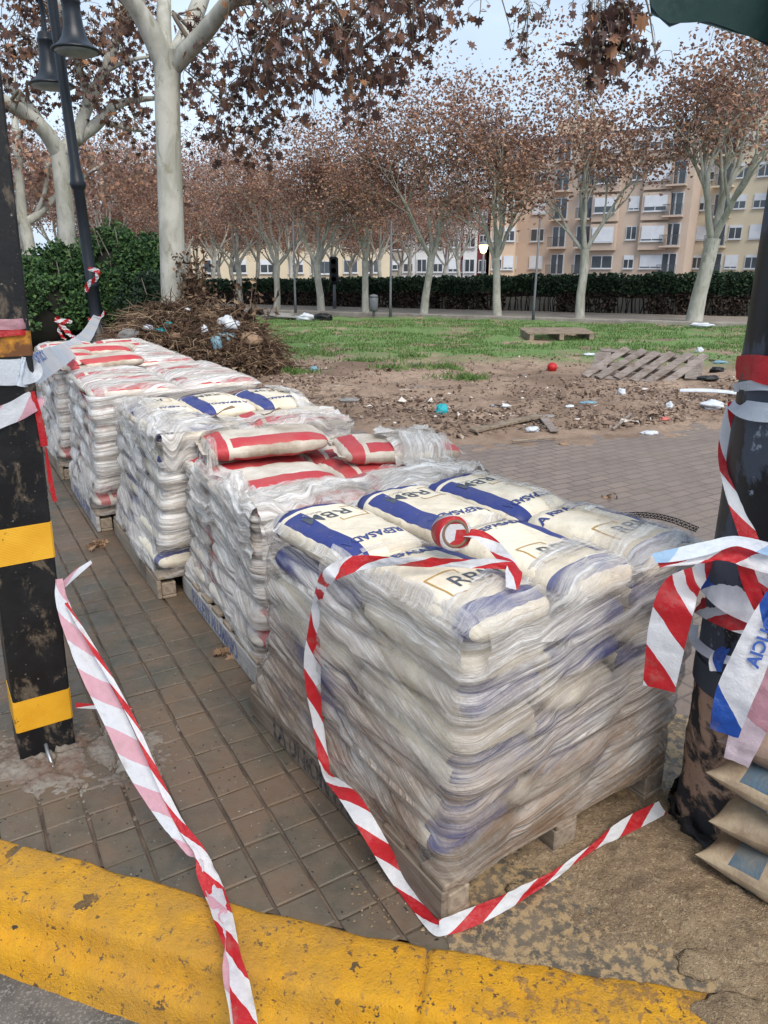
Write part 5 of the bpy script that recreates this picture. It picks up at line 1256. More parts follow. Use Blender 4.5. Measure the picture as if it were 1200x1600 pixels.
for i in range(52000):
    t = rs.random(); h = hz_(t); zz = rs.random() ** .8; up = zz > .52 + .1 * nz(t * 30, 7)
    lowfade = 1 - .8 * (1 if (zz < .38 and nz(t * 55, 1) > .05 and t < .62) else 0)
    if rs.random() > lowfade: continue
    if any(abs(t - gt_) < gw_ and zz < .42 for gt_, gw_ in gaps): continue
    off = rs.choice((-1, 1)) * rs.uniform(.18, .34) if not up or zz < .93 else rs.uniform(-.34, .34); off += .12 * nz(t * 70, zz * 3)
    p = hb + ld * (t * hL) + ln * off + Vector((0, 0, .1 + (h - .1) * zz + rs.gauss(0, .02)))
    if up: quad_leaf(g1, p, .11 * rs.uniform(.6, 1.4), rs)
    else: quad_leaf(g2, p, .10 * rs.uniform(.5, 1.6), rs)
for i in range(420):
    t = (i + rs.random()) / 420; p = hb + ld * (t * hL) + ln * rs.uniform(-.2, .2); g2.tube([p, p + Vector((rs.gauss(0, .06), 0, .45)), p + Vector((rs.gauss(0, .15), 0, .95))], [.022, .016, .008], 4)
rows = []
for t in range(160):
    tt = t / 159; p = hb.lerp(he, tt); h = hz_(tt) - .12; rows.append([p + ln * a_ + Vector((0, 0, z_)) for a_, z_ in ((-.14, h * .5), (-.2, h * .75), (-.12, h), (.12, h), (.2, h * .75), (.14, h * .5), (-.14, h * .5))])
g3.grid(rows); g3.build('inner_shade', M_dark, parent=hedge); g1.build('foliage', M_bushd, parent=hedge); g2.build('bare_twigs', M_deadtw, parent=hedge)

# ---- lamp post with two bell lamps
M_iron = simple('dark_blue_iron', (.006, .009, .014), (.011, .016, .024), 6, .42, .2, spec=.45); M_lens = simple('frosted_lens', (.30, .33, .34), (.22, .25, .26), 8, .35); M_brick = simple('plinth_concrete', (.30, .24, .18), (.22, .17, .13), 6, .9)
lb_ = G(158, 549); lx = empty('street_lamp', lb_, 0, 'tall dark iron street lamp with two bell-shaped shades, taped near its foot', 'street lamp')
la = lb_ + Vector((0, 0, .0)); yb_ = lb_.y
g = MB(); g.box(la + Vector((0, 0, .06)), (1.05, 1.05, .2), bev=.03); g.build('plinth', M_brick, parent=lx)
def lz(py): return Y(150, py, yb_).z
lean = Vector((-.020, 0, 1)).normalized()
def LP(z): return la + lean * z
g = MB(); prof = [(.45, .16), (.42, .20), (.24, .36), (.16, .62), (.155, 1.2), (.17, 1.22), (.17, 1.26), (.145, 1.3), (.135, 3.2), (.17, 3.24), (.20, 3.30), (.17, 3.36), (.15, 3.5), (.125, 3.6), (.115, 6.2), (.13, 6.25), (.12, 6.35), (.10, 7.9)]
k0 = lz(288)
prof = [(r * .74, z if z < 1.4 else (z - 3.3) + k0) for r, z in prof]
Rl = lean.to_track_quat('Z', 'Y').to_matrix(); g.lathe(prof, 16, la, rot=Rl); g.build('pole', M_iron, parent=lx)
bell = [(.11, .95), (.13, .97), (.17, .95), (.18, .86), (.20, .85), (.205, .80), (.185, .78), (.19, .60), (.21, .40), (.25, .25), (.33, .14), (.42, .07), (.50, .03), (.52, .0), (.49, -.01)]
for (px, py, dy) in ((119, 80, -.5), (81, 134, .5)):
    c = Y(px, py, yb_ + dy); s = .78; g = MB(); g.lathe([(r * s, z * s * 1.12) for r, z in bell], 28, c); sh = g.build('lamp_shade', M_iron, parent=lx)
    g = MB(); g.lathe([(.47 * s, .005), (.40 * s, -.04), (.2 * s, -.07), (.01, -.08)], 24, c); g.build('lens', M_lens, parent=sh)
    top = c + Vector((0, 0, 1.0 * s)); pz = LP(top.z + .55); g = MB(); g.tube([Vector(t[:3]) for t in spline([tuple(top), tuple(top + Vector((0, 0, .4))), tuple(top + Vector((.06, dy * -.3, .75))), tuple(LP(top.z + .45))], 6)], .045, 8); g.build('bracket_arm', M_iron, parent=lx)
ribbon('barrier_tape', [(Y(138, 420, yb_ - .25), .05, .3), (Y(152, 424, yb_ - .3), .1, .2), (Y(150, 435, yb_ - .3), .08, .4), (Y(138, 444, yb_ - .3), .09, .3), (Y(134, 456, yb_ - .3), .05, .3)], M_t, 'knotted red and white tape high on the lamp post', crumple=.03)
ribbon('barrier_tape', [(Y(138, 499, yb_ - .5), .05, .3), (Y(150, 498, yb_ - .5), .06, .2), (Y(160, 493, yb_ - .5), .05, .2), (Y(163, 486, yb_ - .5), .03, .3)], M_t, 'thin red and white tape tied low on the lamp post', crumple=.02)
for i, pts in enumerate(([(88, 495), (95, 508), (93, 520), (104, 535)], [(94, 505), (105, 518), (112, 526), (120, 527)], [(86, 500), (100, 502), (112, 503)])):
    ribbon('barrier_tape', [(Y(a, b, 14.2), .07 + .03 * (k == 1), .4 * k) for k, (a, b) in enumerate(pts)], M_t, ['tangled red and white tape caught in the dark bush, long strand', 'tangled tape in the dark bush, strand curling right', 'tangled tape in the dark bush, short level strand'][i], crumple=.05)

# ================================================================== HEAP OF DEAD BRANCHES
hc = Vector((-2.95, 11.6, 0)); rs = random.Random(77)
def heap_h(x, y):
    dx = (x - hc.x) / 1.40; dy = (y - hc.y) / 1.3; d = dx * dx + dy * dy
    return 0 if d > 1 else .92 * (1 - d) ** .55 * (1 + .34 * nz(x * 1.9, y * 1.9, 2) + .15 * nz(x * 5, y * 5, 2)) * (1 - .16 * max(0, dx + .2))
M_brush = leafmat('dead_brush', [(0, (.035, .022, .015)), (.45, (.105, .062, .040)), (.8, (.20, .13, .082)), (1, (.40, .29, .19))], .9, 0)
M_soil = simple('heap_soil', (.06, .042, .03), (.035, .026, .02), 5, 1, .6, .03)
heap = empty('brush_heap', hc, 0, 'big heap of dead twigs and brown leaves at the foot of the big pale tree', 'brush heap')
g = MB(); rows = [[Vector((hc.x + 1.8 * (i / 30 - .5) * 2, hc.y + 1.6 * (j / 30 - .5) * 2, max(-.03, heap_h(hc.x + 1.8 * (i / 30 - .5) * 2, hc.y + 1.6 * (j / 30 - .5) * 2) * .9 - .03))) for i in range(31)] for j in range(31)]
g.grid(rows); g.build('soil_core', M_soil, parent=heap)
g = MB(); gl = MB()
for i in range(5200):
    a = rs.uniform(0, 6.283); r_ = math.sqrt(rs.random()) * 1.02; x = hc.x + 1.42 * r_ * math.cos(a); y = hc.y + 1.35 * r_ * math.sin(a); h = heap_h(x, y)
    if h < .02: h = .02
    d = Vector((rs.gauss(0, 1), rs.gauss(0, 1) - .2, rs.gauss(-.1, .45))).normalized(); ln_ = rs.uniform(.12, .55); p = Vector((x, y, h + rs.uniform(-.02, .09)))
    m_ = p + d * ln_ * .5 + Vector((rs.gauss(0, .04), rs.gauss(0, .04), rs.gauss(.02, .03))); g.tube([p, m_, p + d * ln_ + Vector((0, 0, -.04))], [rs.uniform(.003, .009)] * 2 + [.002], 3, cap=False)
for i in range(15000):
    a = rs.uniform(0, 6.283); r_ = math.sqrt(rs.random()) * 1.05; x = hc.x + 1.42 * r_ * math.cos(a); y = hc.y + 1.35 * r_ * math.sin(a); h = max(.015, heap_h(x, y)); quad_leaf(gl, Vector((x, y, h + rs.uniform(-.02, .06))), rs.uniform(.04, .13), rs)
for i in range(22):
    a = rs.uniform(0, 6.283); r_ = rs.random() * .8; x = hc.x + 1.3 * r_ * math.cos(a); y = hc.y + 1.1 * r_ * math.sin(a); h = heap_h(x, y); d = Vector((rs.gauss(0, 1), rs.gauss(0, .7), rs.uniform(0, .5))).normalized(); L_ = rs.uniform(.5, 1.0); p = Vector((x, y, h)); g.tube([p - d * L_ * .5, p + Vector((0, 0, .06)), p + d * L_ * .5], [.014, .012, .006], 5)
g.build('dead_twigs', M_brush, parent=heap); gl.build('dead_leaves', M_brush, parent=heap)
# dead creeper on the trunk and dry stems behind the heap
g = MB(); gl = MB(); cb = Y(305, 470, 12.3)
for i in range(60):
    a = Vector((cb.x + rs.gauss(0, .09), cb.y + rs.gauss(0, .1), 0)); e = a + Vector((rs.gauss(.02, .10), rs.gauss(0, .1), rs.uniform(.9, 1.85))); pts = [a, a.lerp(e, .5) + Vector((rs.gauss(0, .06), 0, 0)), e]; g.tube(pts, [.010, .007, .003], 3, cap=False)
    for _ in range(24): k = rs.uniform(.4, 1); quad_leaf(gl, a.lerp(e, k) + Vector((rs.gauss(0, .05), rs.gauss(0, .07), rs.gauss(0, .05))), rs.uniform(.04, .10), rs)
cr_ = empty('dead_creeper', (cb.x, cb.y, 0), 0, 'dead brown creeper hanging beside the big pale trunk', 'creeper'); g.build('stems', M_brush, parent=cr_); gl.build('leaves', M_brush, parent=cr_)
for (px, h, lb) in ((392, 1.5, 'dry plant with drooping brown leaves at the right end of the heap'), (345, 1.3, 'dry stalks sticking up from the middle of the heap')):
    b = Y(px, 520, 11.8); g = MB(); gl = MB()
    for i in range(14):
        a = Vector((b.x + rs.gauss(0, .12), 11.8 + rs.gauss(0, .1), .5)); e = a + Vector((rs.gauss(0, .2), rs.gauss(0, .1), rs.uniform(.3, h - .5))); g.tube([a, a.lerp(e, .6), e], [.008, .006, .003], 3, cap=False)
        for _ in range(9): quad_leaf(gl, a.lerp(e, rs.uniform(.3, 1)) + Vector((rs.gauss(0, .07), 0, -.04)), rs.uniform(.06, .16), rs)
    d_ = empty('dry_plant', (b.x, 11.8, .5), 0, lb, 'dry plant', 'dry plants on the heap'); g.build('stems', M_brush, parent=d_); gl.build('leaves', M_brush, parent=d_)
# rubbish on the heap
def crumple_blob(name, p, sz, mat, label, cat, group=None, seed=0, amp=.35, flat=1, nu=26, nv=18):
    g = MB(); rows = []; p = Vector(p)
    for j in range(nv + 1):
        ph = math.pi * j / nv; rows.append([])
        for i in range(nu):
            th = 2 * math.pi * i / nu; d = Vector((math.sin(ph) * math.cos(th), math.sin(ph) * math.sin(th), math.cos(ph)))
            r_ = 1 + amp * noise.noise(d * 1.7 + Vector((seed, 0, 0))) + amp * .6 * abs(noise.noise(d * 4 + Vector((0, seed, 0)))) + amp * .3 * noise.noise(d * 9 + Vector((seed, seed, 0)))
            rows[-1].append(p + Vector((d.x * sz[0], d.y * sz[1], d.z * sz[2])) * r_)
    g.grid(rows, close=True, smooth=True); return tag(g.build(name, mat, loc=p), label, cat, group)
def pm(n, a, r=.45): return simple(n, a, tuple(x * .75 for x in a), 12, r, .6, .01)
M_wp = pm('white_plastic', (.62, .66, .72)); M_lb = pm('pale_blue_plastic', (.20, .34, .42)); M_cy = pm('cyan_plastic', (.02, .40, .46)); M_cb = pm('tan_cardboard', (.30, .20, .13), .85); M_gb = pm('grey_cloth', (.26, .25, .24), .9); M_rp = pm('red_plastic', (.5, .02, .02), .35); M_bk = pm('black_bag', (.012, .013, .015), .35); M_br = pm('brown_cloth', (.16, .10, .085), .9)
def HP(px, py, up=.04, y=None):
    # first hit of the heap surface along the view ray
    d = ray(px, py); t = 8.0
    while t < 16:
        p = Vector((0, 0, CH)) + d * t
        if p.z <= heap_h(p.x, p.y) or p.z < .02: break
        t += .02
    return Vector((p.x, p.y, p.z + up))
GH = 'rubbish caught in the brush heap'
for px, py, sz, m, lb, cat, sd_ in ((357, 514, (.17, .12, .13), M_wp, 'white plastic bucket lid shape on the right of the brush heap', 'plastic bag', 1), (352, 532, (.17, .12, .08), M_lb, 'pale blue bag under the white one on the brush heap', 'plastic bag', 2), (337, 545, (.10, .08, .12), M_lb, 'small pale blue rag low on the brush heap', 'rag', 3),
        (381, 512, (.11, .10, .17), M_br, 'brown cloth draped beside the white plastic on the brush heap', 'cloth', 4), (390, 536, (.17, .12, .11), M_cb, 'tan cardboard piece on the right flank of the brush heap', 'cardboard', 5), (264, 513, (.08, .05, .05), M_cy, 'bright cyan plastic scrap, upper one on the brush heap', 'plastic scrap', 6), (250, 521, (.09, .06, .035), M_cy, 'bright cyan plastic scrap, lower one on the brush heap', 'plastic scrap', 7),
        (206, 528, (.18, .12, .09), M_gb, 'grey cloth bundle at the left end of the brush heap', 'cloth', 8), (232, 517, (.08, .05, .05), M_wp, 'white scrap left of the cyan plastic on the brush heap', 'plastic scrap', 9), (320, 524, (.045, .03, .10), M_wp, 'narrow white scrap in the middle of the brush heap', 'plastic scrap', 10), (292, 488, (.06, .05, .03), M_wp, 'white scrap near the crest of the brush heap', 'plastic scrap', 11), (276, 530, (.13, .08, .05), M_cb, 'tan cardboard strip under the cyan scraps', 'cardboard', 12), (225, 555, (.14, .1, .1), M_gb, 'dull grey bundle at the left foot of the brush heap', 'cloth', 13)):
    crumple_blob('rubbish_' + cat.replace(' ', '_'), HP(px, py), sz, m, lb, cat, GH, sd_)

# ================================================================== DIRT LOT: pallets, planks, litter, weeds
def mudz(x, y): return mud_h(x, y) + .012
g = MB(); bpx = Vector((3.85, 10.9, .02)); tilt = Matrix.Rotation(math.radians(-24), 3, 'Z') @ Matrix.Rotation(math.radians(25), 3, 'X') @ Matrix.Rotation(math.radians(3), 3, 'Y')
bp_ = empty('broken_pallet', bpx, 0, 'broken grey pallet lying tilted on the bare dirt', 'pallet')
rs = random.Random(12)
for i in range(6):
    x = -.58 + .22 * i; g = MB(); L_ = 1.0 + rs.uniform(-.1, .06); g.box((0, 0, 0), (.125, L_, .025), bev=.004)
    Rr = tilt @ Matrix.Rotation(math.radians(-30 + rs.uniform(-3, 3)), 3, 'Z'); g.v = [Rr @ q_ + bpx + tilt @ Vector((x, 0, .22)) for q_ in g.v]; g.build('deck_board', M_woodg, parent=bp_)
for y_b in (-.36, .02, .38):
    g = MB(); g.box((0, 0, 0), (1.45, .09, .09), bev=.005); g.v = [tilt @ (q_ + Vector((0, y_b, .155))) + bpx for q_ in g.v]; g.build('bearer', M_woodg, parent=bp_)
for x in (-.66, .64):
    g = MB(); g.box((0, 0, 0), (.22, .5, .025), bev=.004); g.v = [tilt @ (q_ + Vector((x, .02, .215))) + bpx for q_ in g.v]; g.build('deck_board', M_woodg, parent=bp_)
for x in (-.6, 0, .6):
    g = MB(); g.box((0, 0, 0), (.12, 1.0, .02), bev=.004); g.v = [tilt @ (q_ + Vector((x, .02, .098))) + bpx for q_ in g.v]; g.build('bottom_board', M_woodg, parent=bp_)
p2 = G(868, 532); fp = empty('flat_pallet', p2, .1, 'weathered pallet lying flat in the grass behind the broken one', 'pallet')
for i in range(6): g = MB(); g.box(p2 + Vector((0, -.5 + .2 * i, .2 + .006 * i)), (1.5, .15, .025), bev=.004); g.build('deck_board', M_wood, parent=fp)
for x in (-.65, 0, .65): g = MB(); g.box(p2 + Vector((x, 0, .12)), (.1, 1.15, .13), bev=.006); g.build('bearer', M_wood, parent=fp)
def plank(label, a, b, w_, th, m, name='wood_plank', cat='plank'):
    d = b - a; L_ = d.length; g = MB(); g.box((0, 0, 0), (L_, w_, th), bev=.004); Rr = d.to_track_quat('X', 'Z').to_matrix(); c = (a + b) / 2; g.v = [Rr @ q_ + c for q_ in g.v]; return tag(g.build(name, m, loc=c), label, cat, 'planks on the dirt')
def Gm(px, py, up=.03):
    p = G(px, py, .03); return Vector((p.x, p.y, max(0, mudz(p.x, p.y)) + up))
plank('brown plank lying at the edge of the dirt behind the red-banded stack', Gm(738, 679), Gm(842, 658, .07), .10, .03, M_wood)
plank('short dark board in the rubble right of the long plank', Gm(846, 656), Gm(866, 676), .09, .02, M_woodg)
plank('thin batten near the right-hand rubble', Gm(958, 672), Gm(985, 655), .03, .02, M_woodg)
plank('long narrow stick pointing left in the churned dirt', Gm(800, 690), Gm(870, 684), .02, .015, M_wood)
# white curved board and foam
a = Gm(1060, 621, .05); g = MB(); rows = []
for i in range(14):
    t = i / 13; c = a + Vector((.62 * t, -.22 * t, .02 * math.sin(t * 3))); w_ = .03 + .07 * math.sin(math.pi * t) ** .6; rows.append([c + Vector((0, w_ * k * .5, .03 * (1 - k * k) + .0)) for k in (-1, -.5, 0, .5, 1)] + [c + Vector((0, w_ * k * .5, -.01)) for k in (1, 0, -1)])
g.grid(rows, close=True); tag(g.build('white_board', M_wp, loc=a), 'long curved white plastic strip on the dirt left of the round pillar', 'plastic strip')
GL = 'litter scattered on the dirt'
for px, py, sz, m, lb, nm, sd_ in ((1112, 643, (.12, .07, .05), M_wp, 'white foam piece below the curved white strip', 'foam_piece', 1), (862, 582, (.075, .075, .075), M_rp, 'bright red ball-like cup lying alone on the dirt', 'red_cup', 2), (832, 674, (.06, .04, .03), M_wp, 'white scrap beside the end of the long plank', 'litter_scrap', 3), (783, 640, (.10, .05, .02), M_wp, 'white crumpled paper up from the plank', 'litter_scrap', 4),
        (855, 652, (.09, .04, .02), M_gb, 'pale flattened carton right of the plank', 'litter_scrap', 5), (1015, 674, (.08, .04, .02), M_wp, 'white scrap at the paving edge under the churned dirt', 'litter_scrap', 6), (920, 632, (.11, .05, .015), M_lb, 'faded blue scrap in the middle of the dirt', 'litter_scrap', 7), (971, 614, (.05, .04, .05), M_wp, 'white crumple in front of the broken pallet', 'litter_scrap', 8),
        (1045, 643, (.04, .03, .05), M_wp, 'small upright white scrap left of the foam piece', 'litter_scrap', 9), (1038, 658, (.05, .03, .02), pm('pink_plastic', (.55, .15, .13)), 'pinkish scrap low in the churned dirt', 'litter_scrap', 10), (690, 655, (.06, .05, .07), M_cy, 'teal crumpled plastic behind the red-banded stack', 'litter_scrap', 11), (920, 557, (.11, .07, .03), M_wp, 'white heap of scraps at the grass edge left of the broken pallet', 'litter_scrap', 12),
        (1092, 554, (.06, .05, .06), M_wp, 'white scrap in the grass right of the broken pallet', 'litter_scrap', 13), (1125, 568, (.12, .06, .03), M_lb, 'bluish scrap at the grass edge by the round pillar', 'litter_scrap', 14), (1120, 583, (.10, .07, .05), M_bk, 'black rag on the dirt by the round pillar', 'litter_scrap', 15), (1105, 600, (.14, .07, .04), M_bk, 'larger black rag lower on the dirt by the round pillar', 'litter_scrap', 16),
        (490, 578, (.07, .05, .04), M_lb, 'dusty blue scrap on the dirt beyond the heap', 'litter_scrap', 17), (545, 630, (.14, .09, .02), M_gb, 'flattened pale carton among the leaves right of the third stack', 'litter_scrap', 18), (1095, 511, (.28, .1, .06), M_wp, 'white sheet lying on the far path kerb', 'litter_scrap', 19), (478, 499, (.25, .15, .12), M_wp, 'white sack on the far grass left of the middle tree', 'litter_scrap', 20),
        (505, 500, (.25, .15, .14), M_bk, 'black bag on the far grass beside the white sack', 'litter_scrap', 21), (440, 497, (.5, .2, .1), M_gb, 'grey mound of rubble on the far grass', 'litter_scrap', 22), (890, 640, (.05, .035, .02), M_wp, 'tiny white scrap left of the faded blue one', 'litter_scrap', 23), (940, 585, (.04, .04, .04), M_br, 'brown clump between the red cup and the broken pallet', 'litter_scrap', 24), (880, 690, (.05, .03, .012), M_cb, 'tan scrap at the very edge of the paving', 'litter_scrap', 25)):
    p = Gm(px, py, sz[2] * .6) if py > 520 else G(px, py, .08) + Vector((0, 0, .05)); crumple_blob(nm, p, sz, m, lb, 'litter' if 'cup' not in nm else 'cup', GL, sd_ + 30, .4 if 'cup' not in nm else .08)
for px, py, n_, lb in ((702, 753, 5, 'little pile of dry leaves on the plaza behind the nearest stack'), (155, 852, 16, 'curled tan leaves at the end of the third pallet'), (355, 1020, 7, 'tan leaf scraps beside the second pallet')):
    p = G(px if px != 702 else 950, py if px != 702 else 777, .01); g = MB()
    for _ in range(n_ * 2): star_leaf(g, p + Vector((rs.gauss(0, .022), rs.gauss(0, .026), rs.uniform(.01, .03))), rs.uniform(.03, .065), random.Random(rs.random()))
    o = g.build('dry_leaf_pile', M_leafp if 'M_leafp' in globals() else globals().setdefault('M_leafp', leafmat('tan_leaves', [(0, (.2, .12, .07)), (1, (.45, .29, .18))], .8, .1)), loc=p); tag(o, lb, 'dry leaves', 'dry leaf piles on the paving')
for (px, py, z, sz_, lb) in ((342, 645, .90, .22, 'big curled tan leaf lying where the second and third stacks meet'), (425, 643, .92, .12, 'dry leaf on the loose red-banded bag'), (128, 568, .93, .09, 'dry leaf on the film of the fifth stack')):
    p = G(px, py, z); g = MB(); r2 = random.Random(4); vs_ = [p + Vector((x * sz_ * 1.1, y * sz_ * .5, .03 * sz_ / .2 * math.sin(x * 5) + .05 * abs(x) * sz_)) for x, y in STAR]; g.add(vs_, [tuple(range(0, 9)), (0, *range(8, 16))]); g.add([v_ - Vector((0, 0, .003)) for v_ in vs_], [tuple(range(0, 9)), (0, *range(8, 16))]); tag(g.build('dry_leaf', M_leafp, loc=p), lb, 'dry leaf', 'dry leaves on the stacks')
def clod(g, p, s, rs):
    an = rs.uniform(0, 6.28); ring = [p + Vector((s * rs.uniform(.6, 1.35) * math.cos(an + 1.2566 * k), s * rs.uniform(.6, 1.35) * math.sin(an + 1.2566 * k), s * rs.uniform(-.2, .25))) for k in range(5)]
    t = p + Vector((s * rs.gauss(0, .25), s * rs.gauss(0, .25), s * rs.uniform(.4, .9)))
    g.add(ring + [t, p - Vector((0, 0, s * .5))], [(k, (k + 1) % 5, 5) for k in range(5)] + [((k + 1) % 5, k, 6) for k in range(5)])
# churned bits: clods, chips, leaves
M_chips = leafmat('mud_clods', [(0, (.09, .06, .045)), (.4, (.18, .125, .095)), (.8, (.27, .195, .15)), (.96, (.38, .3, .24)), (1, (.7, .67, .63))], .9, 0)
g = MB(); rs = random.Random(31)
for i in range(16000):
    x = rs.uniform(-3.2, 8.5); e = abs(rs.gauss(.0, 1.5)) if rs.random() < .75 else rs.uniform(0, 6); y = lin(MUDL, x) + e + .15; dens = nz(x * 1.1, y * 1.1, 8) + .35 * nz(x * 4, y * 4, 1)
    if dens < rs.uniform(-.35, .35): continue
    z = mudz(x, y); s_ = rs.uniform(.008, .028) * (1.0 if rs.random() < .95 else 2.0); p = Vector((x, y, z + .25 * s_))
    if rs.random() < .45: quad_leaf(g, p + Vector((0, 0, .01)), s_ * 2.2, rs)
    else:
        clod(g, p, s_, rs)
for i in range(900):
    x = rs.uniform(-1.0, 6); y = lin(MUDL, x) + abs(rs.gauss(0, 1.1)) + .1; z = mudz(x, y) + .015; a_ = rs.uniform(0, 3.14); d = Vector((math.cos(a_), math.sin(a_) * .8, rs.gauss(0, .12))) * rs.uniform(.04, .2); g.tube([Vector((x, y, z)), Vector((x, y, z + .01)) + d], [.005, .002], 3)
tag(g.build('dirt_clods', M_chips), 'brown clods, chips and leaf bits churned into the bare dirt', 'dirt clods', kind='stuff')
g = MB()
for i in range(1500):
    p = Vector((rs.uniform(-.1, 1.5), 0, 0)); p.y = kb(p.x) + rs.uniform(.02, .85); s_ = rs.uniform(.0015, .006) * (1 if rs.random() < .96 else 2.6)
    clod(g, p + Vector((0, 0, .005)), s_, rs)
tag(g.build('sand_grains', M_sand), 'loose sand crumbs on the damp paving by the round pillar', 'sand crumbs', kind='stuff')
for i, (px, py, w_, h_, lb) in enumerate(((1022, 1409, .055, .028, 'flat oval stone on the sand in front of the round pillar'), (1092, 1506, .05, .04, 'tan lump of dried sand near the kerb under the kraft bags'), (1150, 1590, .09, .05, 'broad crust of dried sand lying on the kerb'), (803, 1392, .02, .02, 'small yellow stone at the foot of the nearest pallet'))):
    p = G(px, py, .012); crumple_blob('stone', p, (w_, h_, .012 if i != 3 else .016), M_sand, lb, 'stone', 'stones on the spilled sand', 60 + i, .3)
# grass
M_grass = leafmat('grass_blades', [(0, (.07, .14, .035)), (.5, (.12, .22, .06)), (.85, (.18, .29, .085)), (1, (.30, .31, .15))], .6, .25)
g = MB(); rs = random.Random(5)
def gmask(x, y):
    far = (L0 - Vector((x, y, 0))).dot(ln)
    if far < .3: return 0
    lim = 13.4 - .12 * (x - 0) + (1.2 if x > 2 else 0); a = (y - lim) / 2.2; a = max(0, min(1, a + .5)); return a * (1 if nz(x * .45, y * .7, 3) + .5 * nz(x * 1.6, y * 1.8, 5) > -.02 - .14 * a else .04)
n_ = 0
while n_ < 90000:
    y = 11.5 + 15 * rs.random() ** 1.15; x = rs.uniform(-6, 3 + y * .5); m_ = gmask(x, y)
    if rs.random() > m_: n_ += 1; continue
    z = mudz(x, y) if y < 23 else 0; hgt = rs.uniform(.02, .06) * (1 + .9 * max(0, nz(x * 1.3, y * 1.3, 9))); an = rs.uniform(0, 6.28); w_ = rs.uniform(.008, .016); c_ = math.cos(an); s_ = math.sin(an); l_ = rs.gauss(0, .4) * hgt
    g.add([Vector((x - w_ * c_, y - w_ * s_, z)), Vector((x + w_ * c_, y + w_ * s_, z)), Vector((x + l_ * s_, y + l_ * c_, z + hgt))], [(0, 1, 2)]); n_ += 1
for (px, py, s_) in ((880, 600, .0), (715, 590, .22), (735, 594, .12), (700, 580, .15), (452, 582, .22), (470, 586, .15), (505, 555, .2), (570, 565, .2), (640, 560, .18), (660, 572, .2), (610, 578, .18)):
    if not s_: continue
    c = Gm(px, py, 0)
    for _ in range(170):
        x = c.x + rs.gauss(0, s_); y = c.y + rs.gauss(0, s_ * .7); z = mudz(x, y); hgt = rs.uniform(.03, .10); an = rs.uniform(0, 6.28); w_ = rs.uniform(.008, .018); g.add([Vector((x - w_ * math.cos(an), y - w_ * math.sin(an), z)), Vector((x + w_ * math.cos(an), y + w_ * math.sin(an), z)), Vector((x + rs.gauss(0, .04), y, z + hgt))], [(0, 1, 2)])
tag(g.build('grass', M_grass), 'patchy green grass growing between the bare dirt and the far path', 'grass', kind='stuff')

# ================================================================== STREET FURNITURE FAR OFF
M_pole = simple('grey_pole', (.16, .17, .19), (.11, .12, .13), 6, .5); M_lit = N('lit_lantern'); M_lit.b.inputs['Emission Color'].default_value = (1, .72, .38, 1); M_lit.b.inputs['Emission Strength'].default_value = 2.2; M_lit = M_lit.done((.9, .75, .5), .5)
def pole(name, label, px, py, top_py, r_, cat, group, head=None):
    b = G(px, py, .1); zt = Y(px, top_py, b.y).z; e = empty(name, b, 0, label, cat, group); g = MB(); g.tube([b, Vector((b.x, b.y, b.z + .5)), Vector((b.x + .02, b.y, zt))], [r_ * 1.4, r_, r_ * .8], 8); g.build('pole', M_pole, parent=e)
    if head: head(e, Vector((b.x, b.y, zt)))
    return e
def lant(lit):
    def f(e, t):
        g = MB(); g.lathe([(.05, -.05), (.12, 0), (.20, .28), (.17, .30)], 10, t); g.build('lantern', M_lit if lit else M_pole, parent=e); g = MB(); g.lathe([(.24, .30), (.20, .36), (.06, .46), (.01, .5)], 10, t); g.build('lantern_cap', M_pole, parent=e)
    return f
pole('street_lamp', 'slim grey lamp post standing between the third and second plane trees from the pillar', 833, 500, 340, .035, 'street lamp', 'slim lamp posts along the far path', None)
pole('street_lamp', 'slim grey lamp post left of the leaning plane tree', 610, 495, 345, .035, 'street lamp', 'slim lamp posts along the far path', None)
pole('street_lamp', 'slim grey lamp post between the plane trees before the cream block', 462, 489, 345, .035, 'street lamp', 'slim lamp posts along the far path', None)
e = pole('street_lamp', 'distant street lamp with a lit warm lantern in front of the red and white houses', 752, 470, 394, .06, 'street lamp', 'slim lamp posts along the far path', lant(True))
def sig(e, t):
    g = MB(); g.box(t + Vector((0, 0, -.1)), (.32, .26, .95), bev=.06); hd = g.build('signal_head', M_bk, parent=e)
    for k in range(3): g = MB(); g.lathe([(.11, -.0), (.11, .06), (.09, .06), (.09, .0)], 12, t + Vector((0, -.14, .2 - .3 * k)), rot=Matrix.Rotation(math.pi / 2, 3, 'X')); g.build('lamp_visor', M_bk, parent=hd)
pole('traffic_signal', 'black traffic signal head on a grey pole right of the middle plane trees', 523, 482, 418, .05, 'traffic signal', None, sig)
# grey litter bin
b = G(584, 494, .1); e = empty('litter_bin', b, 0, 'small grey litter bin in front of the far hedge', 'litter bin'); g = MB(); g.lathe([(.10, .15), (.13, .2), (.14, .55), (.12, .58)], 14, b); g.build('bin_body', M_pole, parent=e); g = MB(); g.lathe([(.15, .58), (.12, .63), (.03, .66)], 14, b); g.build('bin_lid', M_pole, parent=e)
g = MB(); g.tube([b, b + Vector((0, 0, .2))], .04, 8); g.build('bin_foot', M_pole, parent=e)

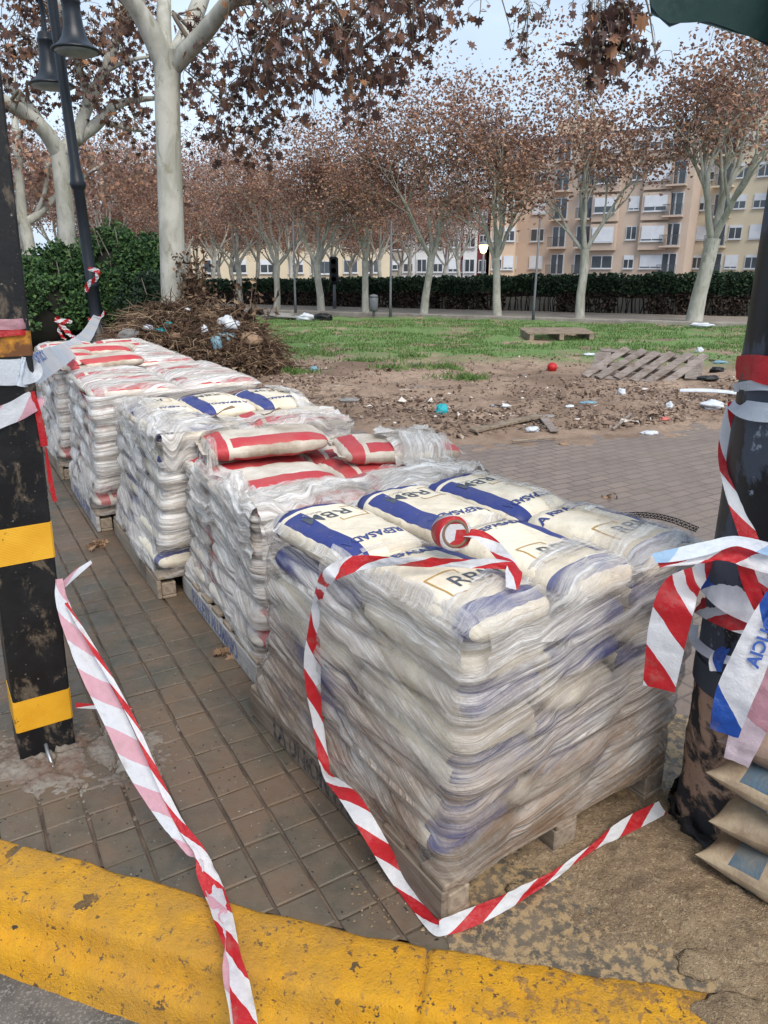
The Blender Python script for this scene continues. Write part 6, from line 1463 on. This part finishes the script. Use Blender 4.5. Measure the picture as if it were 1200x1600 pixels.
# ================================================================== BUILDINGS
def stucco(n, a): return simple(n, a, tuple(x * .86 for x in a), .25, .9, .15, .02, coord='pos')
M_sal = stucco('salmon_render', (.52, .415, .34)); M_sall = stucco('pale_salmon_render', (.62, .46, .34)); M_crm = stucco('cream_render', (.60, .52, .39)); M_gcr = stucco('grey_cream_render', (.33, .30, .26)); M_dred = stucco('dark_red_render', (.17, .035, .04)); M_wr = stucco('white_render', (.62, .62, .63))
M_shut = simple('white_shutter', (.62, .65, .70), (.55, .58, .63), 2, .6); M_gls = simple('window_glass', (.03, .036, .045), (.06, .075, .09), .4, .12, 0, spec=.8); M_frm = simple('window_frame', (.55, .57, .60), (.5, .52, .55), 2, .5); M_roofm = simple('dark_roof', (.12, .12, .14), (.09, .09, .1), 1, .8); M_rail = simple('balcony_rail', (.08, .09, .11), (.06, .07, .08), 3, .5)
rw = random.Random(44)
class Bld:
    def __init__(s, label, a, b, depth, H, mat, parapet=.5, cat='apartment building'):
        s.a = Vector((a[0], a[1], 0)); s.b = Vector((b[0], b[1], 0)); s.d = (s.b - s.a).normalized(); s.n = Vector((s.d.y, -s.d.x, 0)); s.L = (s.b - s.a).length
        s.rz = math.atan2(s.d.y, s.d.x); s.e = empty('apartment_building', s.a, s.rz, label, cat); s.H = H; s.mat = mat
        s.part('wall', (0, s.L, 0, depth, 0, H), mat); s.part('parapet', (-.1, s.L + .1, -.1, depth, H + .003, H + .3), M_roofm)
    def part(s, name, bx, m, parent=None, bev=0):      # local: x along the front, y into the block, z up
        x0, x1, y0, y1, z0, z1 = bx; g = MB(); g.box(((x0 + x1) / 2, (y0 + y1) / 2, (z0 + z1) / 2), (x1 - x0, y1 - y0, z1 - z0), bev=bev); o = g.build(name, m); o.parent = parent or s.e; return o
    def window(s, x, z, w_=1.3, h_=1.4, shut=.5, off=0):
        f = s.part('window', (x - w_ / 2, x + w_ / 2, off - .10, off - .003, z, z + h_), M_frm)
        g = MB()
        for k in range(2): x0 = x - w_ / 2 + .07 + k * (w_ / 2 - .02); g.box((x0 + (w_ / 2 - .12) / 2, off - .104, z + h_ / 2), (w_ / 2 - .12, .012, h_ - .16))
        o = g.build('pane', M_gls); o.parent = f
        if shut > 0: s.part('roller_shutter', (x - w_ / 2 + .05, x + w_ / 2 - .05, off - .125, off - .111, z + h_ - (h_ - .06) * shut, z + h_ - .04), M_shut, f)
        s.part('sill', (x - w_ / 2 - .08, x + w_ / 2 + .08, off - .2, off - .1 - .001, z - .09, z - .003), M_frm, f)
    def balcony(s, x, z, w_=2.2):
        s.part('balcony', (x - w_ / 2, x + w_ / 2, -1.0, -.002, z - .18, z - .02), s.mat); g = MB()
        for k in range(16): g.box((x - w_ / 2 + w_ * k / 15, -.96, z + .5), (.04, .04, 1.0))
        g.box((x, -.96, z + 1.02), (w_, .06, .05)); o = g.build('balcony_rail', M_rail); o.parent = s.e
        d = s.part('balcony_door', (x - .8, x + .8, -.06, -.003, z, z + 2.2), M_frm); g = MB(); g.box((x - .38, -.07, z + 1.1), (.6, .01, 2.0)); g.box((x + .38, -.07, z + 1.1), (.6, .01, 2.0)); o = g.build('pane', M_gls); o.parent = d
def bx_(px, y): return Y(px, 415, y).x
# salmon block: bays and windows read from left to right
ys, yr = 88, 78
b = Bld('salmon apartment block with white-shuttered windows and dark balconies behind the far trees', (bx_(765, 92), 92), (bx_(1068, 80), 80), 12, 14.5, M_sal)
zf = lambda k: .6 + 2.9 * k
def xb(px): return (px - 765) / (1068 - 765) * b.L
for k in range(5):
    for px, w_, kd in ((785, 1.5, 'w'), (805, 1.0, 'w'), (845, 1.6, 'w'), (950, 2.3, 'bay'), (990, 1.1, 'w'), (1022, 2.3, 'bay')):
        x = xb(px)
        if kd == 'bay' and k > 0: b.part('bay', (x - w_ / 2 - .25, x + w_ / 2 + .25, -.55, -.002, zf(k) - .35, zf(k) + 2.3), M_sal if k else M_sall, bev=.02); b.window(x, zf(k) + .5, w_, 1.5, rw.choice((.9, 1, .6, .75)), off=-.552)
        else: b.window(x, zf(k) + .7, w_, 1.35, rw.choice((0, .35, .5, .9, 1)))
    for px in (880, 1047, 918): b.balcony(xb(px), zf(k) + .05, 1.9 if px != 918 else 1.4)
b.part('stair_tower', (xb(862), xb(930), .5, 6, b.H + .31, b.H + 1.8), M_sall)
b = Bld('tall cream apartment block at the right behind the largest plane tree', (bx_(1074, 84), 84), (bx_(1275, 76), 76), 12, 17.5, M_crm)
for k in range(6):
    for fx in (.08, .22, .36, .52, .68, .84):
        if fx in (.22, .68): b.balcony(fx * b.L, zf(k) + .05, 2.0)
        else: b.window(fx * b.L, zf(k) + .7, 1.3, 1.35, rw.choice((.2, .5, .9, 1)))
b = Bld('row of dark red and white town houses behind the leaning plane tree', (bx_(628, 86), 88), (bx_(762, 84), 86), 9, 8.2, M_dred, cat='row of houses')
for i, px in enumerate((640, 662, 688, 712, 738)):
    x = (px - 628) / 134 * b.L; b.part('white_bay', (x - .75, x + .75, -.35, -.002, 0, 7.6), M_wr, bev=.02)
    for k in range(3): b.window(x, .9 + 2.6 * k, 1.1, 1.4, rw.choice((0, .4, .8)), off=-.352); b.window(x + 1.35, .9 + 2.6 * k, .8, 1.3, rw.choice((0, .5)))
b = Bld('pale pink corner block right of the red town houses', (bx_(764, 85), 85.0), (bx_(805, 84), 84.5), 6, 11, M_sall)
for k in range(3):
    for fx in (.3, .75): b.window(fx * b.L, 1.2 + 2.9 * k, 1.1, 1.4, rw.choice((.3, .9)))
b = Bld('long low cream block with small dark windows at the left behind the trees', (bx_(300, 74), 74), (bx_(612, 80), 80), 10, 5.2, M_crm)
for fx, z in ((.09, .9), (.22, .9), (.22, 3.4), (.36, .9), (.50, .9), (.50, 3.4), (.61, .8), (.68, .8), (.78, .9), (.78, 3.3), (.9, .9)): b.window(fx * b.L, z, 1.5, 1.25, rw.choice((0, 0, .4)))
b = Bld('long grey-cream apartment block far away behind the left-hand trees', (bx_(100, 120), 120), (bx_(640, 120), 120), 12, 7.6, M_gcr)
for k in range(3):
    for i in range(14): b.window((i + .5) / 14 * b.L, 1 + 2.9 * k, 1.6, 1.3, rw.choice((0, .5, 1)))

# tidy: prototypes never placed
for k_, (ob, *_r) in BAGS.items():
    if k_ not in used_p:
        for c_ in list(kids(ob)): bpy.data.objects.remove(c_)
        bpy.data.objects.remove(ob)
